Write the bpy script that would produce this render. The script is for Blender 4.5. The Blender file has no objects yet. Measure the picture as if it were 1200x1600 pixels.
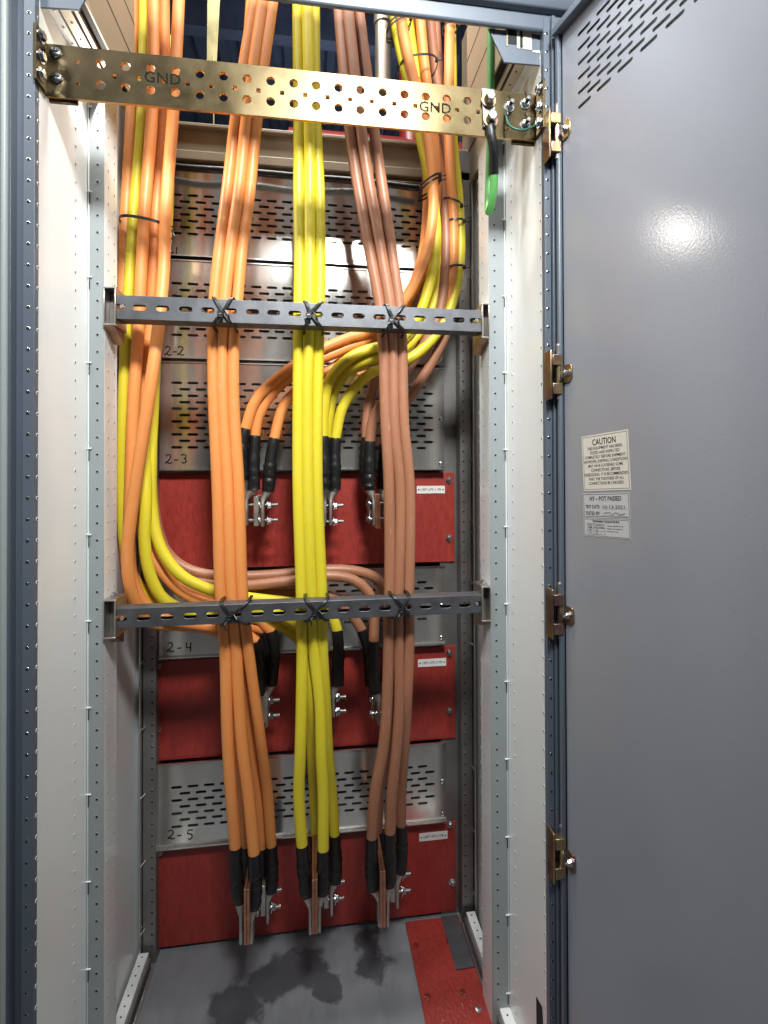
import bpy, bmesh, math, random
from mathutils import Vector, Matrix, Quaternion
from mathutils.geometry import delaunay_2d_cdt
random.seed(7)
R = math.radians
SC = bpy.context.scene
COL = SC.collection

# ------------------------------------------------------------------ camera
F_PX, CX, CY = 790.0, 600.0, 731.0          # lens of the photograph (1200 x 1600)
YAW, ROLL, PITCH = R(7.9), R(-0.2), R(0.5)
CAM = Vector((0, 0, 1.36))
_F0 = Vector((math.sin(YAW), math.cos(YAW), 0)); _R0 = Vector((math.cos(YAW), -math.sin(YAW), 0)); _Z = Vector((0, 0, 1))
_F = (_F0*math.cos(PITCH) + _Z*math.sin(PITCH)).normalized()
_U0 = _R0.cross(_F).normalized()
_R = _R0*math.cos(ROLL) + _U0*math.sin(ROLL)
_U = -_R0*math.sin(ROLL) + _U0*math.cos(ROLL)
cd = bpy.data.cameras.new('camera'); cam = bpy.data.objects.new('camera', cd); COL.objects.link(cam)
cam.matrix_world = Matrix.Translation(CAM) @ Matrix((_R, _U, -_F)).transposed().to_4x4()
cd.sensor_fit = 'VERTICAL'; cd.sensor_height = 36; cd.lens = F_PX/1600*36
cd.shift_x = 0; cd.shift_y = (CY-800)/1600
cd.clip_start = 0.02; cd.clip_end = 100
SC.camera = cam

# ------------------------------------------------------------------ light
w = bpy.data.worlds.new('World'); SC.world = w; w.use_nodes = True
nt = w.node_tree; nt.nodes.clear()
wo = nt.nodes.new('ShaderNodeOutputWorld'); bg = nt.nodes.new('ShaderNodeBackground')
tc = nt.nodes.new('ShaderNodeTexCoord'); sx = nt.nodes.new('ShaderNodeSeparateXYZ'); cr = nt.nodes.new('ShaderNodeValToRGB')
mr = nt.nodes.new('ShaderNodeMapRange'); mr.inputs[1].default_value = -1; mr.inputs[2].default_value = 1
nt.links.new(tc.outputs['Generated'], sx.inputs[0]); nt.links.new(sx.outputs[2], mr.inputs[0]); nt.links.new(mr.outputs[0], cr.inputs[0])
e = cr.color_ramp.elements; e[0].position = 0.40; e[0].color = (.03, .03, .035, 1); e[1].position = 0.85; e[1].color = (.75, .77, .80, 1); em = e.new(.52); em.color = (.20, .21, .23, 1)
nt.links.new(cr.outputs[0], bg.inputs[0]); bg.inputs[1].default_value = 0.085; nt.links.new(bg.outputs[0], wo.inputs[0])

def area(name, loc, target, sx_, sy_, power, color, spread=180):
    l = bpy.data.lights.new(name, 'AREA'); l.shape = 'RECTANGLE'; l.size = sx_; l.size_y = sy_
    l.energy = power; l.color = color; l.spread = R(spread)
    o = bpy.data.objects.new(name, l); COL.objects.link(o); o.location = loc
    d = Vector(target)-Vector(loc)
    o.rotation_euler = d.to_track_quat('-Z', 'Y').to_euler()
    return o
area('ceiling_tube_front', (.22, -.45, 3.05), (0, 1.5, 1.75), .4, .3, 13.5, (.98, 1, .98), 70)
area('ceiling_tube_over', (.0, 1.15, 3.6), (0, 1.20, 1.0), .9, .35, 74, (1, .975, .93))
area('ceiling_tube_left', (-1.2, .2, 3.1), (.5, .8, 1.2), .14, 1.0, 7.5, (.96, .99, 1), 110)
area('deck_fill', (.2, 3.0, 3.3), (.1, 3.4, 4.3), 1.2, .2, 2.6, (.8, .88, 1))  # added fill that lifts the dark ceiling deck, not a known fixture
area('work_lamp', (-.484, 1.172, 2.196), (.56, .71, 1.73), .02, .02, 1.0, (1, .93, .82))
SC.view_settings.view_transform = 'Standard'; SC.view_settings.look = 'None'
SC.view_settings.gamma = 1; SC.view_settings.exposure = 0.3; SC.view_settings.use_curve_mapping = False
SC.render.engine = 'CYCLES'; SC.cycles.use_denoising = True; SC.cycles.max_bounces = 8

# ------------------------------------------------------------------ geometry helpers
def ray(px, py):
    return (_F + _R*((px-CX)/F_PX) + _U*((CY-py)/F_PX))
def PY(px, py, Y):
    d = ray(px, py); return CAM + d*((Y-CAM.y)/d.y)
def PX(px, py, X):
    d = ray(px, py); return CAM + d*((X-CAM.x)/d.x)
def PZ(px, py, Z):
    d = ray(px, py); return CAM + d*((Z-CAM.z)/d.z)

class MB:
    def __init__(s): s.v = []; s.f = []; s.m = []
    def add(s, vs, fs, mi=0):
        b = len(s.v); s.v += [Vector(v) for v in vs]; s.f += [tuple(b+i for i in f) for f in fs]; s.m += [mi]*len(fs); return s
    def box(s, a, b, mi=0, M=None):
        x0, y0, z0 = (min(a[i], b[i]) for i in range(3)); x1, y1, z1 = (max(a[i], b[i]) for i in range(3))
        vs = [Vector(p) for p in ((x0,y0,z0),(x1,y0,z0),(x1,y1,z0),(x0,y1,z0),(x0,y0,z1),(x1,y0,z1),(x1,y1,z1),(x0,y1,z1))]
        if M: vs = [M @ v for v in vs]
        return s.add(vs, [(0,3,2,1),(4,5,6,7),(0,1,5,4),(1,2,6,5),(2,3,7,6),(3,0,4,7)], mi)
    def prism(s, poly, d, mi=0, M=None):
        """poly: list of 3d points (planar); d: extrusion vector"""
        n = len(poly); d = Vector(d); P = [Vector(p) for p in poly]
        vs = P + [p+d for p in P]
        if M: vs = [M @ v for v in vs]
        return s.add(vs, [tuple(range(n)), tuple(range(2*n-1, n-1, -1))] + [(i, i+n, (i+1) % n+n, (i+1) % n) for i in range(n)], mi)
    def tube(s, pts, r, seg=12, mi=0, cap=True, flat=None):
        pts = [Vector(p) for p in pts]; n = len(pts)
        rs = r if isinstance(r, (list, tuple)) else [r]*n
        T = [((pts[min(i+1, n-1)]-pts[max(i-1, 0)]).normalized()) for i in range(n)]
        up = Vector((0, 1, 0)) if abs(T[0].y) < .9 else Vector((1, 0, 0))
        N = (up - T[0]*up.dot(T[0])).normalized(); b = len(s.v); vs = []
        for i in range(n):
            if i:
                N = (N - T[i]*N.dot(T[i])); N = N.normalized() if N.length > 1e-6 else T[i].orthogonal().normalized()
            B = T[i].cross(N)
            for k in range(seg):
                a = 2*math.pi*k/seg; fx = flat or 1
                vs.append(pts[i] + (N*math.cos(a)*fx + B*math.sin(a))*rs[i])
        fs = []
        for i in range(n-1):
            for k in range(seg):
                k2 = (k+1) % seg
                fs.append((i*seg+k, i*seg+k2, (i+1)*seg+k2, (i+1)*seg+k))
        if cap: fs += [tuple(range(seg-1, -1, -1)), tuple((n-1)*seg+k for k in range(seg))]
        return s.add(vs, fs, mi)
    def cyl(s, p0, p1, r, seg=16, mi=0, r1=None):
        return s.tube([p0, p1], [r, r if r1 is None else r1], seg, mi)
    def bolt(s, p, n, r=.008, h=.007, washer=True, mi=0, stud=0, rot=0.3, mw=None):
        """hex head on a washer, standing along n at p; optional stud"""
        p = Vector(p); n = Vector(n).normalized()
        if washer: s.cyl(p, p+n*.0018, r*1.45, 20, mi if mw is None else mw); p = p+n*.0018
        t = n.orthogonal().normalized(); t = Quaternion(n, rot) @ t; bb = n.cross(t)
        ring = lambda rr, hh: [p+n*hh+(t*math.cos(math.pi*k/3)+bb*math.sin(math.pi*k/3))*rr for k in range(6)]
        vs = ring(r, 0)+ring(r, h*.85)+ring(r*.86, h)
        fs = [tuple(range(5, -1, -1)), tuple(range(12, 18))]
        for j in (0, 6): fs += [(j+k, j+(k+1) % 6, j+6+(k+1) % 6, j+6+k) for k in range(6)]
        s.add(vs, fs, mi)
        if stud: s.cyl(p+n*h*.9, p+n*(h+stud), r*.52, 12, mi)
        return s
    def dome(s, p, n, r=.006, h=.004, mi=0, seg=12):
        p = Vector(p); n = Vector(n).normalized()
        return s.tube([p, p+n*h*.55, p+n*h*.9, p+n*h], [r, r*.92, r*.6, r*.12], seg, mi)
    def hole(s, p, n, r=.0028, mi_rim=0, mi_dark=1):
        """a punched hole: raised rolled rim round a dark opening"""
        p = Vector(p); n = Vector(n).normalized(); t = n.orthogonal().normalized(); b = n.cross(t); sg = 10
        rr = [(r*1.45, .0001), (r*1.2, .0007), (r*.95, .0006)]
        vs = []
        for q, h in rr: vs += [p+n*h+(t*math.cos(2*math.pi*k/sg)+b*math.sin(2*math.pi*k/sg))*q for k in range(sg)]
        fs = []
        for j in (0, 1): fs += [(j*sg+k, j*sg+(k+1) % sg, (j+1)*sg+(k+1) % sg, (j+1)*sg+k) for k in range(sg)]
        s.add(vs, fs, mi_rim)
        s.add([p+n*.00035+(t*math.cos(2*math.pi*k/sg)+b*math.sin(2*math.pi*k/sg))*r for k in range(sg)], [tuple(range(sg))], mi_dark)
        return s
    def mesh(s, me, M, mi=0):
        return s.add([M @ v.co for v in me.vertices], [tuple(p.vertices) for p in me.polygons], mi)
    def build(s, name, mats, parent=None, bevel=0, smooth=True, angle=35):
        me = bpy.data.meshes.new(name); me.from_pydata([tuple(v) for v in s.v], [], s.f)
        if not isinstance(mats, (list, tuple)): mats = [mats]
        for m in mats: me.materials.append(m)
        me.polygons.foreach_set('material_index', s.m)
        bm = bmesh.new(); bm.from_mesh(me); bmesh.ops.recalc_face_normals(bm, faces=bm.faces); bm.to_mesh(me); bm.free()
        if smooth:
            me.polygons.foreach_set('use_smooth', [True]*len(me.polygons)); me.set_sharp_from_angle(angle=R(angle))
        me.update(); o = bpy.data.objects.new(name, me); COL.objects.link(o)
        if parent: o.parent = parent; o.matrix_parent_inverse = parent.matrix_basis.inverted()
        if bevel:
            b = o.modifiers.new('bevel', 'BEVEL'); b.width = bevel; b.segments = 2; b.limit_method = 'ANGLE'; b.angle_limit = R(40)
        return o

def plate_mesh(outer, holes, thick):
    """flat plate in XY with real holes, thickness along Z (centred)"""
    vs = []; faces = []
    for poly in [outer]+holes:
        b0 = len(vs); vs += [Vector(p) for p in poly]; faces.append(list(range(b0, b0+len(poly))))
    co, ed, fa, ov, oe, of = delaunay_2d_cdt(vs, [], faces, 1, 1e-6, True)
    keep = [tuple(f) for f, o in zip(fa, of) if list(o) == [0]]
    n = len(co); h = thick/2
    V = [(c.x, c.y, h) for c in co]+[(c.x, c.y, -h) for c in co]; cnt = {}
    for f in keep:
        for a, b in zip(f, f[1:]+f[:1]): cnt[(a, b)] = 1
    F = keep+[tuple(reversed([i+n for i in f])) for f in keep]+[(b, a, a+n, b+n) for (a, b) in cnt if (b, a) not in cnt]
    me = bpy.data.meshes.new('plate'); me.from_pydata(V, [], F); return me
def text_mesh(body, size, align='CENTER', spacing=1.0, extrude=.00008, shear=0, offset=0):
    cu = bpy.data.curves.new('lettering', 'FONT'); cu.body = body; cu.size = size; cu.align_x = align; cu.align_y = 'CENTER'
    cu.space_character = spacing; cu.extrude = extrude; cu.resolution_u = 2; cu.shear = shear; cu.offset = offset
    o = bpy.data.objects.new('lettering', cu); me = bpy.data.meshes.new_from_object(o)
    bpy.data.objects.remove(o); bpy.data.curves.remove(cu); return me
def slot(cx, cy, l, h, seg=4):
    r = h/2; a = l/2-r; P = []
    for k in range(seg+1): t = -math.pi/2+math.pi*k/seg; P.append((cx+a+r*math.cos(t), cy+r*math.sin(t)))
    for k in range(seg+1): t = math.pi/2+math.pi*k/seg; P.append((cx-a+r*math.cos(t), cy+r*math.sin(t)))
    return P
def circ(cx, cy, r, seg=16): return [(cx+r*math.cos(2*math.pi*k/seg), cy+r*math.sin(2*math.pi*k/seg)) for k in range(seg)]
def rect(x0, y0, x1, y1): return [(x0, y0), (x1, y0), (x1, y1), (x0, y1)]
def axes(o, x, y, z): return Matrix.Translation(Vector(o)) @ Matrix((Vector(x), Vector(y), Vector(z))).transposed().to_4x4()
def FRONT(o): return axes(o, (1, 0, 0), (0, 0, 1), (0, -1, 0))       # XY plane -> facing the camera

def empty(name, loc, label, cat, group=None, kind=None):
    o = bpy.data.objects.new(name, None); COL.objects.link(o); o.location = loc; o.empty_display_size = .05
    return tag(o, label, cat, group, kind)
def tag(o, label=None, cat=None, group=None, kind=None):
    if label: o['label'] = label
    if cat: o['category'] = cat
    if group: o['group'] = group
    if kind: o['kind'] = kind
    return o

# ------------------------------------------------------------------ materials
def jacket(name, base, dark):
    m = bpy.data.materials.new(name); m.use_nodes = True; t = m.node_tree; N = t.nodes; L = t.links; p = N['Principled BSDF']
    co = N.new('ShaderNodeTexCoord'); mp = N.new('ShaderNodeMapping'); mp.inputs['Scale'].default_value = (1, 1, .22); L.new(co.outputs['Object'], mp.inputs[0])
    n = N.new('ShaderNodeTexNoise'); n.inputs['Scale'].default_value = 11; n.inputs['Detail'].default_value = 7; L.new(mp.outputs[0], n.inputs[0])
    r = N.new('ShaderNodeValToRGB'); r.color_ramp.elements[0].position = .3; r.color_ramp.elements[1].position = .7
    r.color_ramp.elements[0].color = (*dark, 1); r.color_ramp.elements[1].color = (*base, 1); L.new(n.outputs[0], r.inputs[0])
    n2 = N.new('ShaderNodeTexNoise'); n2.inputs['Scale'].default_value = 150; n2.inputs['Detail'].default_value = 5; L.new(mp.outputs[0], n2.inputs[0])
    r2 = N.new('ShaderNodeValToRGB'); r2.color_ramp.elements[0].position = .60; r2.color_ramp.elements[1].position = .72; r2.color_ramp.elements[0].color = (0, 0, 0, 1); r2.color_ramp.elements[1].color = (.35, .35, .35, 1)
    L.new(n2.outputs[0], r2.inputs[0]); mx = N.new('ShaderNodeMix'); mx.data_type = 'RGBA'; L.new(r2.outputs[0], mx.inputs[0]); L.new(r.outputs[0], mx.inputs[6])
    mx.inputs[7].default_value = tuple(min(1, c*.6+.22) for c in base)+(1,); L.new(mx.outputs[2], p.inputs['Base Color'])
    q = N.new('ShaderNodeMapRange'); q.inputs[3].default_value = .30; q.inputs[4].default_value = .58; L.new(n.outputs[0], q.inputs[0]); L.new(q.outputs[0], p.inputs['Roughness'])
    b = N.new('ShaderNodeBump'); b.inputs['Strength'].default_value = .12; b.inputs['Distance'].default_value = .002; L.new(n2.outputs[0], b.inputs['Height']); L.new(b.outputs[0], p.inputs['Normal'])
    return m
def mat(name, base, rough=.5, metal=0, bump=0, bscale=200, var=0, vscale=6, rvar=0, stretch=(1, 1, 1), coat=0, spec=.5, var2=None, detail=4, aniso=0):
    m = bpy.data.materials.new(name); m.use_nodes = True; t = m.node_tree; N = t.nodes; L = t.links
    p = N['Principled BSDF']; p.inputs['Base Color'].default_value = (*base, 1); p.inputs['Roughness'].default_value = rough
    p.inputs['Metallic'].default_value = metal; p.inputs['Coat Weight'].default_value = coat; p.inputs['Coat Roughness'].default_value = .15
    p.inputs['Specular IOR Level'].default_value = spec
    if aniso: p.inputs['Anisotropic'].default_value = aniso
    co = N.new('ShaderNodeTexCoord'); mp = N.new('ShaderNodeMapping'); mp.inputs['Scale'].default_value = stretch
    L.new(co.outputs['Object'], mp.inputs[0])
    if var or rvar:
        n = N.new('ShaderNodeTexNoise'); n.inputs['Scale'].default_value = vscale; n.inputs['Detail'].default_value = 6; n.inputs['Roughness'].default_value = .6
        L.new(mp.outputs[0], n.inputs[0])
        if var:
            r = N.new('ShaderNodeValToRGB'); c2 = var2 or tuple(c*(1-var) for c in base)
            lo_, hi_ = (.2, .8) if var < .16 else (.35, .65)
            r.color_ramp.elements[0].position = lo_; r.color_ramp.elements[1].position = hi_
            r.color_ramp.elements[0].color = (*c2, 1); r.color_ramp.elements[1].color = (*base, 1)
            L.new(n.outputs[0], r.inputs[0]); L.new(r.outputs[0], p.inputs['Base Color'])
        if rvar:
            q = N.new('ShaderNodeMapRange'); q.inputs[1].default_value = .1; q.inputs[2].default_value = .9
            q.inputs[3].default_value = max(.02, rough-rvar); q.inputs[4].default_value = rough+rvar
            L.new(n.outputs[0], q.inputs[0]); L.new(q.outputs[0], p.inputs['Roughness'])
    if bump:
        n2 = N.new('ShaderNodeTexNoise'); n2.inputs['Scale'].default_value = bscale; n2.inputs['Detail'].default_value = detail
        L.new(mp.outputs[0], n2.inputs[0]); b = N.new('ShaderNodeBump'); b.inputs['Strength'].default_value = bump; b.inputs['Distance'].default_value = .002
        L.new(n2.outputs[0], b.inputs['Height']); L.new(b.outputs[0], p.inputs['Normal'])
    return m
M = {}
M['blue'] = mat('blue_grey_paint', (.115, .140, .178), .38, bump=.06, bscale=420, var=.15, vscale=3, rvar=.06)
M['door'] = mat('grey_door_paint', (.285, .30, .34), .17, bump=.07, bscale=260, var=.10, vscale=2.2, rvar=.07)
M['white'] = mat('white_panel', (.77, .80, .795), .22, bump=.02, bscale=300, var=.03, vscale=3, rvar=.02)
M['post'] = mat('grey_post', (.30, .33, .34), .42, bump=.03, bscale=300, var=.06, vscale=4)
M['steel'] = mat('brushed_steel', (.80, .78, .74), .17, .9, bump=.10, bscale=16, var=.20, vscale=6, rvar=.10, stretch=(1, 1, .25))
M['edge'] = mat('bright_steel_edge', (.75, .73, .70), .25, 1)
M['darksteel'] = mat('dark_steel', (.26, .25, .24), .4, .6, var=.3, vscale=8)
M['red'] = mat('red_fibre_board', (.33, .034, .026), .42, bump=.9, bscale=85, var=.25, vscale=55, stretch=(1.5, 1, .55), rvar=.08, spec=.5, detail=6)
M['brass'] = mat('plated_brass_bar', (.088, .068, .038), .34, 1, bump=.04, bscale=90, var=.5, vscale=9, var2=(.055, .042, .022), rvar=.16)
M['strap'] = mat('dull_strap', (.17, .15, .07), .5, .7, var=.4, vscale=14)
M['glowedge'] = mat('warm_glow_edge', (.65, .38, .18), .35, 1)
M['strut'] = mat('galvanised_channel', (.145, .15, .165), .48, .7, bump=.08, bscale=160, var=.25, vscale=30, rvar=.08)
M['bracket'] = mat('bright_bracket', (.55, .50, .46), .3, .9, var=.3, vscale=15)
M['void'] = mat('vent_void', (.02, .02, .02), .8)
M['dark'] = mat('dark_void', (.008, .008, .009), .8)
M['black'] = mat('black_tape', (.007, .007, .008), .42, bump=.6, bscale=110, var=.3, vscale=30)
M['tie'] = mat('black_nylon', (.012, .012, .013), .35)
M['orange'] = jacket('orange_jacket', (.82, .31, .085), (.72, .25, .065))
M['yellow'] = jacket('yellow_jacket', (.72, .60, .03), (.62, .51, .022))
M['brown'] = jacket('brown_jacket', (.385, .165, .088), (.30, .125, .068))
M['green'] = mat('green_jacket', (.09, .34, .08), .5, bump=.05, bscale=250, var=.15)
M['lug'] = mat('tinned_lug', (.52, .50, .46), .42, .85, bump=.15, bscale=130, var=.3, vscale=25)
M['copper'] = mat('copper_bar', (.62, .30, .19), .38, .9, var=.35, vscale=12, stretch=(1, 1, 3))
M['zinc'] = mat('zinc_bolt', (.62, .63, .65), .25, 1)
M['gold'] = mat('yellow_zinc', (.46, .36, .17), .34, .95, var=.5, vscale=22, var2=(.30, .17, .17), rvar=.1)
M['paper'] = mat('sticker_paper', (.66, .63, .56), .5, var=.04)
M['paper2'] = mat('sticker_silver', (.50, .51, .53), .4, var=.04)
M['ink'] = mat('ink', (.012, .012, .012), .95, spec=.05)
M['plate'] = mat('engraved_plate', (.72, .71, .68), .35)
M['tan'] = mat('cream_beam', (.31, .255, .175), .45, var=.12, vscale=6)
M['cream'] = mat('cream_rail', (.62, .56, .44), .4, var=.08, vscale=6)
M['deck'] = mat('ceiling_deck', (.27, .33, .47), .5, .3, var=.3)
M['redpipe'] = mat('red_pipe', (.16, .015, .012), .4)
M['conduit'] = mat('steel_conduit', (.60, .56, .48), .35, .8, var=.2)
M['bead'] = mat('edge_highlight', (.34, .38, .38), .4)
M['cord'] = mat('green_wire', (.01, .10, .07), .4)

# ------------------------------------------------------------------ constants
XL, XR = -.4965, .4730            # inner faces of the front side panels
YF = .985                         # front opening
YP = 1.20                         # face of the grey corner posts
YV, YRD = 1.500, 1.520            # faces of the vented panels / red boards
PLX, PRX = -.4626, .4300          # inner edges of the corner posts
BLX, BRX = -.485, .488            # side walls at the back
ZT = 2.30; ZW = 2.238

# ------------------------------------------------------------------ floor + room
def floor_mat():
    m = bpy.data.materials.new('stained_floor'); m.use_nodes = True; N = m.node_tree.nodes; L = m.node_tree.links; p = N['Principled BSDF']
    co = N.new('ShaderNodeTexCoord'); n = N.new('ShaderNodeTexNoise'); n.inputs['Scale'].default_value = 14; n.inputs['Detail'].default_value = 9; n.inputs['Roughness'].default_value = .6
    L.new(co.outputs['Object'], n.inputs[0])
    sc = N.new('ShaderNodeVectorMath'); sc.operation = 'SCALE'; sc.inputs[3].default_value = .16; L.new(n.outputs['Color'], sc.inputs[0])
    ad = N.new('ShaderNodeVectorMath'); ad.operation = 'ADD'; L.new(co.outputs['Object'], ad.inputs[0]); L.new(sc.outputs[0], ad.inputs[1])
    prev = None
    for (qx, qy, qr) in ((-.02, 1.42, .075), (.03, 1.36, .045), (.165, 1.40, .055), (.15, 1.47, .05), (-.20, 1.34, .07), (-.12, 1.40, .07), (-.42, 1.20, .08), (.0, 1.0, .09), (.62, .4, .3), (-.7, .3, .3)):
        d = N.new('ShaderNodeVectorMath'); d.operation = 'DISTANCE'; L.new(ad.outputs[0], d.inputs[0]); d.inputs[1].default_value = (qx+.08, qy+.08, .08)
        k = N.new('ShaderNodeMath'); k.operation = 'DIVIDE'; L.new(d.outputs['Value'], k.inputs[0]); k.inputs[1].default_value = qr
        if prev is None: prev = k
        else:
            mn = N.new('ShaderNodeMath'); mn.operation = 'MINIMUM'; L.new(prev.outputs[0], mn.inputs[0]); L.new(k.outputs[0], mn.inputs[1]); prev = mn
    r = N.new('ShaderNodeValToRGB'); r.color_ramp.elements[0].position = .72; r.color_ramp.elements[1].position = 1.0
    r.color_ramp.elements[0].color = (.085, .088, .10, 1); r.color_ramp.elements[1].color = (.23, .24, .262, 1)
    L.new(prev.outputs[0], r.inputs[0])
    n2 = N.new('ShaderNodeTexNoise'); n2.inputs['Scale'].default_value = 30; n2.inputs['Detail'].default_value = 9; n2.inputs['Roughness'].default_value = .7
    mp = N.new('ShaderNodeMapping'); mp.inputs['Rotation'].default_value = (0, 0, .5); mp.inputs['Scale'].default_value = (1, .3, 1)
    L.new(co.outputs['Object'], mp.inputs[0]); L.new(mp.outputs[0], n2.inputs[0])
    mx = N.new('ShaderNodeMix'); mx.data_type = 'RGBA'; mx.blend_type = 'MULTIPLY'; mx.inputs[0].default_value = .55
    r2 = N.new('ShaderNodeValToRGB'); r2.color_ramp.elements[0].position = .25; r2.color_ramp.elements[0].color = (.5, .5, .5, 1); r2.color_ramp.elements[1].position = .75
    L.new(n2.outputs[0], r2.inputs[0]); L.new(r.outputs[0], mx.inputs[6]); L.new(r2.outputs[0], mx.inputs[7]); L.new(mx.outputs[2], p.inputs['Base Color'])
    q = N.new('ShaderNodeMapRange'); q.inputs[3].default_value = .3; q.inputs[4].default_value = .5
    L.new(n2.outputs[0], q.inputs[0]); L.new(q.outputs[0], p.inputs['Roughness'])
    b = N.new('ShaderNodeBump'); b.inputs['Strength'].default_value = .12; b.inputs['Distance'].default_value = .003
    L.new(n2.outputs[0], b.inputs['Height']); L.new(b.outputs[0], p.inputs['Normal'])
    return m
M['floor'] = floor_mat()
fl = MB().box((-4, -4, -.05), (4, 9, 0)).build('floor', M['floor']); tag(fl, kind='structure')
dk = MB(); pitch = .15
prof = []
x = -5.0
while x < 5.0:
    prof += [(x, 0), (x+.055, 0), (x+.075, .05), (x+.13, .05)]; x += pitch
vs = []; fs = []
for (px_, pz_) in prof: vs += [(px_, 1.7, 4.3+pz_), (px_, 9, 4.3+pz_)]
for i in range(len(prof)-1): fs.append((2*i, 2*i+2, 2*i+3, 2*i+1))
dk.add(vs, fs)
for yy in (3.2, 4.6, 6.0): dk.box((-5, yy, 4.1), (5, yy+.08, 4.3))
tag(dk.build('ceiling', M['deck'], smooth=False), kind='structure')

# ------------------------------------------------------------------ the cabinet
cab = empty('electrical_cabinet', (0, 1.2, 0), 'tall open electrical cabinet with blue grey front frame and white perforated side panels', 'cabinet')
P_ = .0381
def zs(z0, z1, p=P_, off=0): 
    o = []; z = z0+off
    while z < z1: o.append(z); z += p
    return o
# front frame: two stiles and the header
def stile(sgn, X, xs):
    b = MB()
    # flange beside the opening, groove, rolled outer lip
    b.box((X-sgn*.0, YF-.002, -.0), (X+sgn*xs[0], YF+.012, ZT))
    b.box((X+sgn*xs[0], YF+.006, 0), (X+sgn*xs[1], YF+.014, ZT))
    b.box((X+sgn*xs[1], YF-.012, 0), (X+sgn*xs[2], YF+.012, ZT))
    b.box((X+sgn*xs[2], YF-.004, 0), (X+sgn*(xs[2]+.16), YF+.55, ZT+.05))
    for z in zs(.02, ZT): b.hole((X+sgn*xs[0]*.55, YF-.002, z), (0, -1, 0), .0024, 1, 2)
    return b
b = stile(-1, XL, (.019, .034, .040))
b.build('frame_stile', [M['blue'], M['zinc'], M['dark']], cab, bevel=.0015)
MB().tube([(XL-.043, YF-.014, z) for z in (0, .8, 1.6, ZT)], .0058, 14).build('rolled_edge', M['bead'], cab)  # rounded metal frame edge; its highlight is put into the pale colour
b = MB()
b.box((XR, YF-.002, 0), (XR+.013, YF+.012, ZT)); b.box((XR+.0145, YF-.010, 0), (XR+.022, YF+.012, ZT)); b.box((XR+.022, YF+.002, 0), (XR+.20, YF+.55, ZT+.05))
for z in zs(.02, ZT): b.hole((XR+.0065, YF-.002, z), (0, -1, 0), .0024, 1, 2)
b.build('frame_stile', [M['blue'], M['zinc'], M['dark']], cab, bevel=.0015)
# header: folded channel seen from below
zh = PY(640, 20, YF).z
b = MB()
b.prism([(XL-.06, YF, zh), (XL-.06, YF, zh+.30), (XL-.06, YF+.025, zh+.30), (XL-.06, YF+.025, zh+.012), (XL-.06, YF+.004, zh-.004)], (1.11, 0, 0))
b.prism([(XL-.06, YF-.02, zh+.055), (XL-.06, YF-.02, zh+.30), (XL-.06, YF-.001, zh+.30), (XL-.06, YF-.001, zh+.03), (XL-.06, YF-.012, zh+.035)], (1.11, 0, 0))
b.build('header', M['blue'], cab, bevel=.002)
# corner gussets behind the header
g = [PY(763, 44, 1.0), PY(845, 54, 1.0), PY(846, 102, 1.0), PY(788, 97, 1.0)]
MB().prism(g, (0, .004, 0)).build('corner_gusset', M['blue'], cab, bevel=.0006)
g = [PY(46, -14, 1.0), PY(139, -14, 1.0), PY(124, 15, 1.0), PY(48, 10, 1.0)]
MB().prism(g, (0, .004, 0)).build('corner_gusset', M['blue'], cab, bevel=.0006)

def side(sgn, X, cols, step_px):
    b = MB(); n = (-sgn, 0, 0)
    ys = PX(step_px, 800, X).y
    b.box((X, YF+.012, 0), (X+sgn*.006, ys, ZW)); b.box((X+sgn*.0012, ys, 0), (X+sgn*.006, YP, ZW))
    for j, c in enumerate(cols):
        y = PX(c, 800, X).y; xx = X if y < ys else X+sgn*.0012
        for z in zs(.02+.012*j, ZW): b.hole((xx, y, z), n, .0026)
    return b.build('side_panel', [M['white'], M['dark']], cab)
side(-1, XL, (58, 118), 104)
side(1, XR, (847.5, 801), 812)
def post(sgn, X, Xi, hole_px, side_px, ypb):
    b = MB(); n = (0, -1, 0)
    b.box((X+sgn*.02, YP, 0), (Xi, YP+.0025, ZW), 0)
    hx = PY(hole_px, 800, YP).x
    for z in zs(.03, ZW): b.hole((hx, YP, z), n, .0028, 0, 1)
    o1 = b.build('post_face', [M['post'], M['dark']], cab, bevel=.0008)
    b = MB(); b.box((Xi, YP+.0025, 0), (Xi+sgn*.004, ypb, ZW), 0)
    for c in side_px:
        y = PX(c, 800, Xi).y
        for z in zs(.03, ZW): b.hole((Xi, y, z), (-sgn, 0, 0), .0024, 0, 1)
    # rolled lip on the outer corner with punched locating tabs
    b.tube([(X-sgn*.0015, YP-.001, z) for z in (0, 1, ZW)], .0016, 8, 0)
    z = .08
    while z < ZW:
        b.box((X-sgn*.009, YP-.004, z), (X+sgn*.006, YP-.001, z+.0028), 0); b.box((X-sgn*.0045, YP-.0035, z-.026), (X-sgn*.0025, YP-.0018, z-.001), 1); z += 5*P_
    o2 = b.build('post_return', [M['white'], M['dark']], cab, bevel=.0006)
post(-1, XL, PLX, 152, (168.5, 178), 1.275)
post(1, XR, PRX, 774.5, (756, 749), 1.275)
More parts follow.
